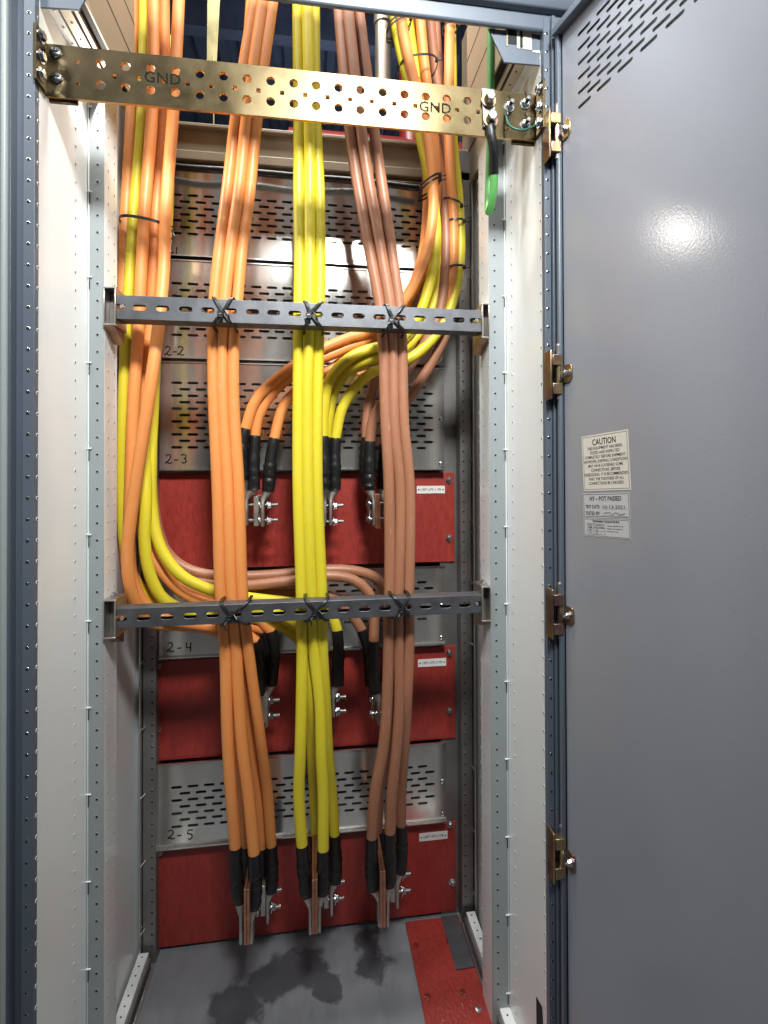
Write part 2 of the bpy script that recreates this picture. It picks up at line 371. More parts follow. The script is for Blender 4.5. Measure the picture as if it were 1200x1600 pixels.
# glossy rear side walls, rear uprights with studs
def rear(sgn, X, zlow=.0):
    b = MB(); b.box((X, 1.275, 0), (X+sgn*.006, YRD+.02, ZT)); b.build('rear_side_panel', M['white'], cab)
    b = MB(); xi = X-sgn*.028
    b.box((X-sgn*.0, 1.478, 0), (X-sgn*.006, 1.53, 2.34), 0)
    b.box((X-sgn*.0095, 1.470, 0), (X-sgn*.0125, 1.53, 2.34), 1)
    b.box((X-sgn*.014, 1.488, 0), (xi-sgn*.02, 1.530, 2.34), 2)
    z = .10
    while z < 2.3:
        p = Vector((X-sgn*.02, 1.488, z)); b.cyl(p, p+Vector((-sgn*-.006, -.022, 0)), .0022, 8, 3); z += .185
    for z in zs(.05, 2.3, .0305): b.hole((xi-sgn*.010, 1.488, z), (0, -1, 0), .003, 2, 4)
    if sgn > 0: b.box((PY(690, 800, 1.503).x, 1.527, 0), (X-.0485, 1.531, 2.3), 2)
    b.build('rear_upright', [M['post'], M['edge'], M['darksteel'], M['zinc'], M['dark']], cab)
rear(-1, BLX); rear(1, BRX)
MB().box((BLX-.01, 1.78, 0), (BRX+.01, 1.80, 2.3)).box((BLX-.01, 1.545, 0), (BLX, 1.78, 2.3)).box((BRX, 1.545, 0), (BRX+.01, 1.78, 2.3)).box((BLX, 1.545, 2.28), (BRX, 1.78, 2.3)).build('back_panel', M['darksteel'], cab)
# floor rails along both sides
for sgn, X in ((-1, -.452), (1, .448)):
    b = MB(); b.box((X, 1.0, .0), (X+sgn*.026, 1.475, .045), 0); b.box((X-sgn*.006, 1.0, 0), (X-sgn*.0015, 1.475, .03), 1); b.box((X-sgn*.016, 1.0, 0), (X-sgn*.011, 1.475, .016), 3)
    b.box((X+sgn*.026, 1.0, .0), (X+sgn*.036, 1.475, .012), 1)
    y = 1.03
    while y < 1.47: b.hole((X+sgn*.013, y, .045), (0, 0, 1), .0026, 0, 2); y += .0254
    b.build('floor_rail', [M['white'], M['darksteel'], M['dark'], M['edge']], cab, bevel=.0008)
MB().box((.400, 1.0, 0), (.4735, 1.05, .04)).build('rail_foot', M['white'], cab, bevel=.003)

# top rear beam, liner and side rails
zb0, zb1 = PY(480, 262, YV).z, PY(480, 218, YV).z
b = MB(); b.box((BLX, 1.50, zb0+.02), (BRX, 1.60, zb1+.012)); b.box((BLX, 1.488, zb0-.01), (BRX, 1.60, zb0+.018)); b.box((-.44, 1.484, zb1), (.44, 1.4995, zb1+.012))
b.build('top_beam', M['tan'], cab, bevel=.003)
for sgn, X in ((-1, XL), (1, XR)):
    b = MB(); Z0 = ZW+.002
    b.box((X, .999, Z0), (X-sgn*.016, 1.27, Z0+.004), 3); b.box((X-sgn*.0185, .999, Z0+.004), (X-sgn*.038, 1.27, Z0+.05), 0)
    b.box((X-sgn*.0385, .999, Z0+.008), (X-sgn*.044, 1.27, Z0+.05), 1); b.box((X-sgn*.0445, .999, Z0+.004), (X-sgn*.051, 1.27, Z0+.06), 0)
    b.box((X-sgn*.0515, .999, Z0+.012), (X-sgn*.070, 1.27, Z0+.06), 1); b.box((X-sgn*.0705, .999, Z0+.006), (X-sgn*.074, 1.27, Z0+.40), 2)
    b.box((X-sgn*.0, 1.275, Z0-.0), (X+sgn*.01, 1.56, Z0+.50), 2)
    b.box((X+sgn*.002, .999, Z0+.003), (X+sgn*.03, 1.27, Z0+.02), 3)
    for zz in (.10, .19, .28): b.box((X-sgn*.074, .999, Z0+zz), (X-sgn*.0745, 1.27, Z0+zz+.003), 1); b.box((X-sgn*.0, 1.275, Z0+zz), (X-sgn*.0008, 1.56, Z0+zz+.004), 1)
    y = 1.02
    while y < 1.26:
        b.hole((X-sgn*.028, y, Z0+.004), (0, 0, -1), .0026, 0, 1); b.dome((X-sgn*.009, y+.01, Z0), (0, 0, -1), .003, .002, 3, 8); y += .0381
    b.build('top_rail', [M['cream'], M['dark'], M['tan'], M['white']], cab)

# ---- vented steel panels: rows are (top py, bottom py) measured at x=480
def vent(top, bot, rows, row0, label, hand=None, handpx=None, slots_x=(.0,), xl=None):
    z1 = PY(480, top, YV).z; z0 = PY(480, bot, YV).z
    if xl is None: xl = PY(249, 800, YV).x
    xr = PY(695, 800, YV).x
    holes = []; px = .0442; pz = .01835; zr = PY(480, row0, YV).z
    x0 = PY(276, row0, YV).x
    for r in range(rows):
        off = 0 if r % 2 == 0 else px/2
        k = 0
        while True:
            cx = x0+off+k*px; k += 1
            if cx > PY(672, row0, YV).x: break
            holes.append(slot(cx, zr-r*pz, .0295, .0072))
    me = plate_mesh(rect(xl, z0+.004, xr, z1-.004), holes, .002)
    b = MB(); b.mesh(me, FRONT((0, YV+.001, 0)), 0)
    # folded lip at the foot, fold at the head, screwed edge on the right
    b.box((xl, YV-.010, z0), (xr, YV+.002, z0+.0035), 1)
    b.box((xl, YV-.004, z1-.0035), (xr, YV+.002, z1-.0005), 1)
    if hand:
        for stroke in hand:
            b.tube([PY(handpx[0]+sx_, handpx[1]+sy_, YV-.0003) for sx_, sy_ in stroke], .0018, 6, 2, flat=.3)
    o = b.build('vented_panel', [M['steel'], M['edge'], M['ink']], cab, angle=25); tag(o, label)
    for zz in (z0+.02, (z0+z1)/2):
        s = MB(); s.dome((xr-.012, YV-.0005, zz), (0, -1, 0), .0065, .005); s.build('screw', M['zinc'], o)
    return o
def arc(cx, cy, rx, ry, a0, a1, n=8): return [(cx+rx*math.cos(R(a0+(a1-a0)*k/n)), cy+ry*math.sin(R(a0+(a1-a0)*k/n))) for k in range(n+1)]
two = lambda x: arc(x+4, 3.5, 3.6, 3.4, 190, 400, 9)+[(x+3, 11), (x-1, 14), (x-.5, 12), (x+2, 11.6), (x+5, 14), (x+10, 13)]
dash = lambda x: [(x, 9), (x+6, 8.5)]
one = lambda x: [(x, 0), (x-.5, 13)]
thr = lambda x: arc(x+3, 3.3, 3.6, 3.4, 200, 450, 7)+arc(x+3, 10, 4, 3.5, 270, 500, 7)
four = lambda x: [(x, 0), (x+.5, 8), (x+8, 7.6)]
four2 = lambda x: [(x+7, 0), (x+6.5, 14)]
five = lambda x: [(x+8, 0), (x+1, 0), (x, 6)]+arc(x+3, 10, 4.2, 4.2, 250, 480, 8)
vent(272, 412, 7, 318, 'vented steel panel marked 2-1, topmost', [dash(12), one(22)], (254, 386))
vent(416, 566, 9, 452, 'vented steel panel marked 2-2', [two(0), dash(12), two(20)], (258, 541))
vent(570, 735, 11, 602, 'vented steel panel marked 2-3 with brown cables crossing', [two(0), dash(13), thr(25)], (259, 710))
vent(890, 1017, 7, 916, 'vented steel panel marked 2-4 behind the lower rail', [two(0), dash(15), four(29), four2(29)], (262, 1004))
vent(1176, 1303, 7, 1213, 'vented steel panel marked 2-5', [two(0), dash(14), five(30)], (263, 1297), xl=PY(245, 1240, YV).x)

# ---- red fibre boards
def board(top, bot, screws, plate_px, text, label):
    z1 = PY(480, top, YRD).z; z0 = PY(480, bot, YRD).z; xl = PY(236, 1050, YRD).x; xr = PY(711, 1000, YRD).x
    o = MB().box((xl, YRD, z0), (xr, YRD+.006, z1)).build('red_board', M['red'], cab, bevel=.0012); tag(o, label)
    for (sx_, sy_) in screws:
        p = PY(sx_, sy_, YRD); p.y = YRD
        s = MB(); s.cyl(p, p+Vector((0, -.002, 0)), .0105, 18); s.bolt(p+Vector((0, -.002, 0)), (0, -1, 0), .0072, .006, False)
        s.cyl(p+Vector((0, -.008, 0)), p+Vector((0, -.013, 0)), .0035, 10); s.build('screw', M['zinc'], o)
    p = PY(plate_px[0], plate_px[1], YRD)
    b = MB(); b.box((p.x-.044, YRD-.0022, p.z-.0115), (p.x+.044, YRD-.0001, p.z+.0115), 0)
    for sg in (-1, 1): b.hole((p.x+sg*.038, YRD-.0022, p.z), (0, -1, 0), .0026, 0, 1)
    b.mesh(text_mesh(text, .0108), FRONT((p.x, YRD-.0023, p.z)), 1)
    b.build('name_plate', [M['plate'], M['ink']], o)
board(739, 884, [(701, 750), (701, 841)], (673, 765), 'UBP-UPS-1-FB', 'upper red fibre board with a plate reading UBP-UPS-1-FB')
board(1021, 1171, [(702, 1020), (702, 1110), (246, 1041), (246, 1139)], (675, 1035), 'UBP-UPS-2-FB', 'middle red fibre board with a plate reading UBP-UPS-2-FB')
board(1307, 1452, [(703, 1288), (706, 1378), (248, 1332)], (677, 1306), 'UBP-UPS-3-FB', 'lowest red fibre board with a plate reading UBP-UPS-3-FB')

# red strip and grey strip lying on the floor
a = PZ(632, 1437, 0); c = PZ(662, 1600, 0); d = PZ(697, 1427, 0)
b = MB(); b.box((a.x, .95, .001), (.436, 1.512, .006)); o = b.build('floor_strip', M['red'], None, bevel=.0008)
tag(o, 'red fibre strip screwed flat along the right side of the grey floor', 'floor strip')
for (sx_, sy_) in ((650, 1477), (701, 1471), (668, 1557), (722, 1550), (748, 1577)):
    p = PZ(sx_, sy_, .006); MB().tube([p, p+Vector((0, 0, .0012)), p+Vector((0, 0, .002))], [.0085, .008, .003], 16).build('screw', M['redpipe'] if sx_ != 748 else M['zinc'], o)
p0 = PZ(687, 1427, .006); p1 = PZ(738, 1513, .006)
o = MB().box((p0.x, p1.y, .007), (.431, 1.51, .010)).build('grey_shim', M['strut']); tag(o, 'narrow grey metal shim lying on the red floor strip in the corner', 'shim')

# ------------------------------------------------------------------ ground bar
gb = empty('ground_bar', (0, 1.02, 2.1), 'wide brass ground bar with rows of holes stamped GND across the cabinet top', 'ground bar')
YG = 1.02
gx0, gx1 = PY(72, 100, YG).x, PY(838, 190, YG).x
gz1 = (PY(72, 64, YG).z+PY(838, 151, YG).z)/2; gz0 = (PY(72, 146, YG).z+PY(838, 224, YG).z)/2
def big(px_): return PY(px_, 150, YG).x
holes = []; gm = (gz0+gz1)/2; gh = .0205
bigs = [157, 196, 235, 274, 312, 349, 386, 423, 459, 494, 529, 563, 598, 632, 665, 698, 730]
for p in bigs:
    for s_ in (-1, 1): holes.append(circ(big(p), gm+s_*gh+.001, .0087, 18))
sml = [121.5, ]
for s_ in (-1, 1): holes.append(rect(big(121)-.0036, gm+s_*gh-.003, big(121)+.0036, gm+s_*gh+.0035))
for p in [178, 216, 255, 293, 330, 367, 404, 441, 477, 512, 547, 581, 616, 649, 683, 714, 747]:
    holes.append(rect(big(p)-.0042, gm-.004, big(p)+.0042, gm+.0045))
holes.append(rect(big(791)-.0032, gm-.033, big(791)+.0032, gm-.027))
b = MB(); pm = plate_mesh(rect(gx0, gz0, gx1, gz1), holes, .006); b.mesh(pm, FRONT((0, YG+.003, 0)), 0)
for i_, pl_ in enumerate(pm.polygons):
    if abs(pl_.normal.z) < .5: b.m[i_] = 2            # warm light on the cut edges, painted as a copper tone
# bent ends running forward along the side panels
for sgn, gx, X in ((-1, gx0, XL), (1, gx1, XR)):
    b.prism([(gx, YG, gz0), (gx, YG+.006, gz0), (X-sgn*.0005, YG-.014, gz0), (X-sgn*.0005, YG-.045, gz0), (X-sgn*.0065, YG-.045, gz0), (X-sgn*.0065, YG-.016, gz0)], (0, 0, gz1-gz0))
# backing angles seen below the ends
for sgn, gx in ((-1, gx0), (1, gx1)):
    b.box((gx-sgn*.002, YG+.0065, gz0-.005), (gx-sgn*.052, YG+.012, gz0+.05), 0)
for px_, py_ in ((254, 123), (680, 169)):
    c = PY(px_, py_, YG); b.mesh(text_mesh('GND', .030, spacing=1.05, offset=.0001, extrude=.0002), FRONT((c.x, YG-.0002, c.z)), 1)
b.build('bar', [M['brass'], M['ink'], M['glowedge']], gb, bevel=0)
for i, (px_, py_) in enumerate(((87, 83), (88, 122))):
    p = PY(px_, py_, YG); s = MB(); s.tube([p, p+Vector((0, -.002, 0)), p+Vector((0, -.0045, 0)), p+Vector((0, -.006, 0))], [.0105, .0105, .008, .002], 20)
    s.box((p.x-.0085, p.y-.0068, p.z-.001), (p.x+.0085, p.y-.0055, p.z+.001), 1); s.box((p.x-.001, p.y-.0068, p.z-.0085), (p.x+.001, p.y-.0055, p.z+.0085), 1)
    s.build('bolt', [M['zinc'], M['dark']], gb)
for zz in (gz1-.012, gm, gz0+.018):
    s = MB(); s.bolt((XL+.0065, YG-.031, zz), (1, 0, 0), .008, .006); s.build('bolt', M['zinc'], gb)
    s = MB(); s.bolt((XR-.0065, YG-.031, zz), (-1, 0, 0), .008, .006); s.build('bolt', M['zinc'], gb)
for (px_, py_) in ((820, 163), (820, 196), (795, 168)):
    p = PY(px_, py_, YG); s = MB(); s.bolt(p, (0, -1, 0), .0078, .007, True, 0, .012); s.cyl(p+Vector((.002, -.012, .004)), p+Vector((-.006, -.013, .016)), .0016, 6, 1)
    s.build('stud', [M['zinc'], M['dark']], gb)

# green earth cable bolted on the bar with its two hex bolts
ge = empty('earth_cable', (.38, 1.02, 2.0), 'bright green earth cable with black sleeve bolted to the right of the brass bar', 'earth cable')
def smooth_path(pts, step=.02):
    P = [Vector(p) for p in pts]; P = [P[0]+(P[0]-P[1])] + P + [P[-1]+(P[-1]-P[-2])]; out = []
    for i in range(1, len(P)-2):
        p0, p1, p2, p3 = P[i-1:i+3]; n = max(2, int((p2-p1).length/step))
        t0 = 0; al = .5
        t1 = t0+max(1e-5, (p1-p0).length)**al; t2 = t1+max(1e-5, (p2-p1).length)**al; t3 = t2+max(1e-5, (p3-p2).length)**al
        for k in range(n):
            t = t1+(t2-t1)*k/n
            A1 = p0*((t1-t)/(t1-t0))+p1*((t-t0)/(t1-t0)); A2 = p1*((t2-t)/(t2-t1))+p2*((t-t1)/(t2-t1)); A3 = p2*((t3-t)/(t3-t2))+p3*((t-t2)/(t3-t2))
            B1 = A1*((t2-t)/(t2-t0))+A2*((t-t0)/(t2-t0)); B2 = A2*((t3-t)/(t3-t1))+A3*((t-t1)/(t3-t1))
            out.append(B1*((t2-t)/(t2-t1))+B2*((t-t1)/(t2-t1)))
    out.append(P[-2]); return out
M['duller'] = mat('dull_lug', (.22, .21, .20), .45, .8, var=.3, vscale=40)
lug = MB(); pa = PY(763, 142, YG-.004); pc = PY(765, 200, YG-.004)
lug.prism([(pa.x-.0145, YG-.006, pa.z+.004), (pa.x+.0145, YG-.006, pa.z+.004), (pc.x+.0145, YG-.006, pc.z), (pc.x-.0145, YG-.006, pc.z)], (0, .005, 0))
lug.build('lug', M['duller'], ge, bevel=.002)
for (px_, py_) in ((763, 157), (766, 188)):
    p = PY(px_, py_, YG-.007); s = MB(); s.cyl(p, p+Vector((0, -.003, 0)), .0155, 26, 1); s.bolt(p+Vector((0, -.003, 0)), (0, -1, 0), .0105, .015, False, 0, 0, .2); s.build('bolt', [M['zinc'], M['gold']], ge)
path = smooth_path([PY(766, 199, YG-.008), PY(768, 215, YG-.01), PY(772, 240, YG+.0), PY(772, 272, YG+.02)])
MB().tube(path, .0098, 14).build('sleeve', M['black'], ge)
path = smooth_path([PY(772, 268, YG+.018), PY(771, 300, YG+.03), PY(765, 331, YG+.05), PY(763, 322, YG+.075), PY(765, 250, YG+.075), PY(767, 150, YG+.06), PY(767, 60, YG+.055), PY(766, 0, YG+.055)])
MB().tube(path, .0085, 14).build('jacket', M['green'], ge)
b = MB(); wp = smooth_path([PY(791, 168, YG-.012), PY(792, 185, YG-.02), PY(798, 198, YG-.03), PY(812, 203, YG-.035), PY(828, 200, YG-.03), PY(846, 188, YG-.02)], .005)
b.tube(wp, .0020, 8); tag(b.build('earth_wire', M['cord']), 'thin dark green wire looping from the brass bar to the hinge', 'wire')
b = MB(); b.tube(smooth_path([PY(792, 170, YG-.014), PY(793, 180, YG-.02), PY(794, 196, YG-.006)], .004), .0028, 8); tag(b.build('wire_tail', M['tie']), 'short black wire tail hanging beside the green looping wire', 'wire')

# ------------------------------------------------------------------ support rails
YS = 1.195
def rail(y_l, y_r, hgt_l, hgt_r, label, slots_px, slot_py, flip):
    pl, pr = PY(182, y_l, YS), PY(752, y_r, YS)
    zc_top = (pl.z+pr.z)/2; zb = (PY(182, y_l+hgt_l, YS).z+PY(752, y_r+hgt_r, YS).z)/2
    x0 = pl.x; x1 = pr.x; h = zc_top-zb; zc = (zc_top+zb)/2
    root = empty('support_rail', ((x0+x1)/2, YS+.02, zb), label, 'support rail', 'slotted rails holding the cables')
    hol = [slot(PY(s, 700, YS).x, zc, .029, .0125, 5) for s in slots_px]
    b = MB(); b.mesh(plate_mesh(rect(x0, zb, x1, zc_top), hol, .003), FRONT((0, YS+.0015, 0)), 0)
    b.box((x0, YS+.003, zc_top-.003), (x1, YS+.041, zc_top)); b.box((x0, YS+.003, zb), (x1, YS+.041, zb+.003))
    b.box((x0, YS+.038, zc_top-.012), (x1, YS+.041, zc_top-.003)); b.box((x0, YS+.038, zb+.003), (x1, YS+.041, zb+.012))
    b.build('channel', M['strut'], root, bevel=.0007)
    for sgn, xe, xp in ((-1, x0, PLX), (1, x1, PRX)):
        k = MB(); yb0, yb1 = YS-.005, YS+.062; zt, zl = zc+.043, zc-.043
        xa, xb = xe, xp-sgn*.001; t = .0035
        if xa > xb: xa, xb = xb, xa
        k.box((xa, yb0, zt-t), (xb, yb1, zt)); k.box((xa, yb0, zl), (xb, yb1, zl+t)); k.box((xa, yb0, zl+t), (xa+t, yb1, zt-t)); k.box((xb-t, yb0, zl+t), (xb, yb1, zt-t))
        k.box((xa+t, yb0+.03, zl+t), (xb-t, yb0+.033, zt-t), 1)
        k.build('mounting_bracket', [M['bracket'], M['darksteel']], root, bevel=.0008)
        g_ = MB(); g_.prism([(xb if sgn > 0 else xa, yb0+.004, zl), (xb if sgn > 0 else xa, yb1, zl), (xb if sgn > 0 else xa, yb1, zl-.028)], (sgn*-.022, 0, 0)); g_.build('bracket_foot', M['gold'], root, bevel=.0006)
        s = MB(); s.bolt(((xa+xb)/2, YS+.02, zt), (0, 0, 1), .0075, .006, True, 0, .004); s.build('bolt', M['zinc'], root)
        s = MB(); s.bolt((xe+(-sgn)*.012, YS, zc), (0, -1, 0), .005, .003, False); s.build('bolt', M['zinc'], root)
    return root, zc, h
up = [185, 218, 254, 290, 325, 360, 395, 428, 461, 495, 528, 561, 594, 626, 657, 688, 718, 744]
rail_u, zu, hu = rail(458, 487, 38, 33, 'upper grey slotted rail across the cables below the brass bar', up, 470, 0)
lo = [188, 224, 261, 297, 332, 367, 402, 436, 469, 503, 536, 569, 601, 633, 664, 695, 725, 749]
rail_l, zl_, hl = rail(948, 933, 30, 28, 'lower grey slotted rail across the cables below the top red board', lo, 960, 1)

# ------------------------------------------------------------------ bus stabs and lugs
def stab(px_, top, bot, Y0, wpx=5, material='copper', label=None, grp=None):
    p = PY(px_, bot, Y0); q = PY(px_, top, Y0); r = empty('bus_stab', (p.x, Y0, p.z), label, 'bus bar', grp)
    t = .0031
    for s_ in (-1, 1):
        MB().box((p.x+s_*.0036-t, Y0, p.z), (p.x+s_*.0036+t, YRD-.001, q.z)).build('bar', M[material], r, bevel=.0006)
    return r
def lugmesh(p_top, p_bot, rt=.0135, side=0, wide=.019):
    """barrel under the sleeve flattening into a tongue that lies in the YZ plane"""
    p_top = Vector(p_top); p_bot = Vector(p_bot); b = MB(); L = (p_bot-p_top)
    prof = [(0, rt, rt), (.10, rt, rt), (.22, rt*.85, rt*1.05), (.34, .0052, wide*.82), (.42, .0044, wide*.9), (.98, .0044, wide*.9), (1.0, .0040, wide*.86)]
    seg = 16; vs = []; fs = []
    for (t, rx, ry) in prof:
        q_ = min(1, t/.34); q_ = q_*q_*(3-2*q_); c = Vector((p_top.x+L.x*q_, p_top.y+L.y*q_, p_top.z+L.z*t))
        for k in range(seg):
            a = 2*math.pi*k/seg
            ex = math.copysign(abs(math.cos(a))**(.5 if t > .3 else 1), math.cos(a)); ey = math.copysign(abs(math.sin(a))**(.5 if t > .3 else 1), math.sin(a))
            vs.append(c+Vector((rx*ex, ry*ey, 0)))
    n = len(prof)
    for i in range(n-1):
        for k in range(seg): fs.append((i*seg+k, i*seg+(k+1) % seg, (i+1)*seg+(k+1) % seg, (i+1)*seg+k))
    fs += [tuple(range(seg)), tuple((n-1)*seg+k for k in range(seg))]
    b.add(vs, fs); return b

# ------------------------------------------------------------------ power cables
RC = .0142
def cable(col, label, pts, Y=None, sleeve=None, lug=None, group=None, r=RC, boltx=0, rs=.0168, stripes=False, topext=True):
    """pts: (px, py, depth) along the jacket, sleeve: points of the black sleeve, lug: (px_bottom, py_bottom, depth)"""
    P = []
    for q in pts:
        P.append(PY(q[0], q[1], q[2] if len(q) > 2 else Y))
    if topext and pts[0][1] < 60:
        d = (P[0]-P[1]).normalized(); P = [P[0]+d*.45+Vector((0, .0, .35)), P[0]+d*.2] + P
    base = P[-1]
    root = empty('power_cable', base, label, 'cable', group)
    sm = smooth_path(P, .018)
    j = MB().tube(sm, r, 18); j.build('jacket', M[col], root)
    if sleeve:
        rj = random.Random(label); S = [P[-1]+(P[-2]-P[-1]).normalized()*.004] + [PY(*s_) for s_ in sleeve]
        sp = smooth_path(S, .006); n = len(sp); rr = []
        for i in range(n):
            t = i/(n-1); q = rs*.92 if t < .38 else rs*1.02+math.sin(i*1.7+rj.random()*2)*.0008+rj.uniform(-.0009, .0009)
            if t > .93: q *= .93
            rr.append(q)
        rr[0] = r*1.02
        MB().tube(sp, rr, 18).build('sleeve', M['black'], root)
        if lug:
            e0 = sp[-1]+Vector((0, 0, .006)); lb = PY(*lug)
            lugmesh(e0, lb, rs*.80).build('lug', M['lug'], root)
    return root
GO = 'orange cables of the front bundle'; GY = 'yellow cables of the front bundle'; GB = 'brown cables of the front bundle'
GL = 'cables of the left bundle'; GR = 'cables of the right bundle'
Yt = 1.262
def front(xs, deep=Yt, d2=None):
    return [(x_, y_, (deep if len(q) == 0 else q[0])) for (x_, y_, *q) in xs]
# orange bundle A
cable('orange', 'leftmost front orange cable, hanging lowest left of three in the orange bundle', front([(402, -20, 1.25), (371, 170, 1.25), (355, 300), (342, 400), (335, 470), (333, 520), (334, 620), (340, 760), (345, 930), (351, 1000), (356, 1160), (361, 1240, 1.27), (368, 1325, 1.29)]), sleeve=[(369, 1350, 1.29), (371, 1380, 1.29), (375, 1408, 1.29)], lug=(377.5, 1467, 1.29), group=GO)
cable('orange', 'middle front orange cable, its black sleeve reaching lowest in the orange bundle', front([(414, -20, 1.245), (387, 170, 1.245), (373, 300, 1.255), (359, 400, 1.258), (351, 470, 1.258), (348, 520), (348, 620), (356, 760), (362, 930), (368, 1000), (378, 1160), (388, 1240, 1.27), (397, 1335, 1.28)]), sleeve=[(398, 1360, 1.28), (399, 1390, 1.28), (396, 1417, 1.28)], lug=(394, 1466, 1.28), group=GO)
cable('orange', 'rightmost front orange cable, swinging furthest right at the foot of the orange bundle', front([(429, -20, 1.25), (403, 170, 1.25), (390, 300), (377, 400), (371, 470), (366, 520), (365, 620), (373, 760), (379, 930), (386, 1000), (406, 1150, 1.30), (418, 1240, 1.36), (424, 1322, 1.40)]), sleeve=[(425, 1345, 1.40), (425, 1370, 1.40), (424, 1392, 1.40)], lug=(419, 1436, 1.40), group=GO, r=.0138)
cable('orange', 'rear orange cable half hidden behind the leftmost strands of the orange bundle', front([(395, -20, 1.285), (380, 170, 1.285), (352, 400, 1.29), (343, 520, 1.29), (348, 760, 1.29), (355, 930, 1.29), (360, 1000, 1.30), (370, 1160, 1.33), (380, 1240, 1.37), (385, 1322, 1.40)]), sleeve=[(386, 1345, 1.40), (386, 1370, 1.40), (388, 1392, 1.40)], lug=(390, 1432, 1.40), group=GO)
cable('orange', 'rear orange cable half hidden behind the right strands of the orange bundle', front([(420, -20, 1.285), (398, 170, 1.285), (370, 400, 1.29), (360, 520, 1.29), (365, 760, 1.29), (372, 930, 1.29), (380, 1000, 1.30), (395, 1160, 1.34), (404, 1240, 1.38), (409, 1325, 1.42)]), sleeve=[(409, 1345, 1.42), (408, 1368, 1.42), (407, 1388, 1.42)], lug=(403, 1425, 1.42), group=GO)
# yellow bundle B
cable('yellow', 'leftmost yellow cable of the central bundle', front([(465, -20), (467, 170), (467, 300), (468, 400), (467, 500), (466, 620), (466, 760), (471, 930), (472, 1010), (471, 1100), (469, 1180), (467, 1240, 1.27), (472, 1322, 1.28)]), sleeve=[(474, 1350, 1.28), (477, 1375, 1.28), (479, 1398, 1.28)], lug=(485, 1452, 1.28), group=GY)
cable('yellow', 'middle yellow cable of the central bundle, ending lowest at its sleeve', front([(480, -20, 1.25), (483, 170, 1.25), (484, 300, 1.256), (484, 400, 1.256), (483, 500, 1.256), (480, 620, 1.256), (481, 760, 1.256), (487, 930), (490, 1010), (500, 1100), (502, 1180), (505, 1240, 1.27), (505, 1329, 1.28)]), sleeve=[(505, 1350, 1.28), (505, 1375, 1.28), (504, 1395, 1.28)], lug=(499, 1449, 1.28), group=GY)
cable('yellow', 'rightmost yellow cable of the central bundle', front([(491, -20), (493, 170), (499, 300), (500, 400), (499, 500), (496, 620), (496, 760), (503, 930), (504, 1010), (509, 1100, 1.29), (513, 1180, 1.33), (519, 1240, 1.37), (523, 1305, 1.40)]), sleeve=[(524, 1325, 1.40), (525, 1350, 1.40), (524, 1377, 1.40)], lug=(518, 1424, 1.40), group=GY, r=.0138)
cable('yellow', 'rear yellow cable showing between the left and middle strands below the lower rail', front([(474, -20, 1.285), (476, 170, 1.285), (476, 400, 1.285), (474, 620, 1.285), (474, 760, 1.285), (480, 930, 1.285), (484, 1010, 1.285), (486, 1100, 1.29), (488, 1180, 1.34), (491, 1240, 1.39), (493, 1305, 1.42)]), sleeve=[(494, 1330, 1.42), (495, 1350, 1.42), (495, 1375, 1.42)], lug=(496, 1415, 1.42), group=GY)
# brown bundle C
cable('brown', 'leftmost brown cable of the front brown bundle', front([(527, -20), (543, 170, 1.25), (556, 270), (570, 350), (583, 420), (594, 480), (599, 540), (603, 660), (608, 760), (609, 930), (607, 1010), (605, 1090), (600, 1160), (586, 1240, 1.27), (581, 1310, 1.29)]), sleeve=[(581, 1335, 1.29), (581, 1360, 1.29), (583, 1388, 1.29)], lug=(592, 1440, 1.29), group=GB)
cable('brown', 'middle brown cable of the front brown bundle', front([(540, -20, 1.25), (560, 170, 1.245), (574, 270, 1.25), (588, 350, 1.255), (600, 420, 1.257), (610, 480, 1.257), (614, 540), (616, 660), (625, 760), (623, 930), (623, 1010), (624, 1090), (620, 1160), (612, 1240, 1.27), (609, 1302, 1.29)]), sleeve=[(609, 1325, 1.29), (609, 1355, 1.29), (608, 1383, 1.29)], lug=(605, 1440, 1.29), group=GB)
cable('brown', 'rightmost brown cable of the front bundle, lit pale pink at the top', front([(556, -20), (580, 170), (594, 270), (606, 350), (616, 420), (624, 480), (628, 540), (631, 660), (640, 760), (639, 930), (639, 1010), (636, 1090), (632, 1160, 1.29), (627, 1240, 1.35), (627, 1290, 1.38)]), sleeve=[(628, 1315, 1.38), (627, 1340, 1.38), (626, 1362, 1.38)], lug=(620, 1412, 1.38), group=GB, r=.0138)
cable('brown', 'rear brown cable mostly hidden behind the front brown bundle', front([(534, -20, 1.285), (551, 170, 1.285), (570, 280, 1.285), (600, 430, 1.285), (607, 540, 1.285), (611, 660, 1.285), (616, 760, 1.285), (617, 930, 1.285), (615, 1090, 1.29), (604, 1180, 1.34), (592, 1240, 1.38), (590, 1300, 1.41)]), sleeve=[(591, 1325, 1.41), (592, 1350, 1.41), (594, 1372, 1.41)], lug=(599, 1410, 1.41), group=GB)

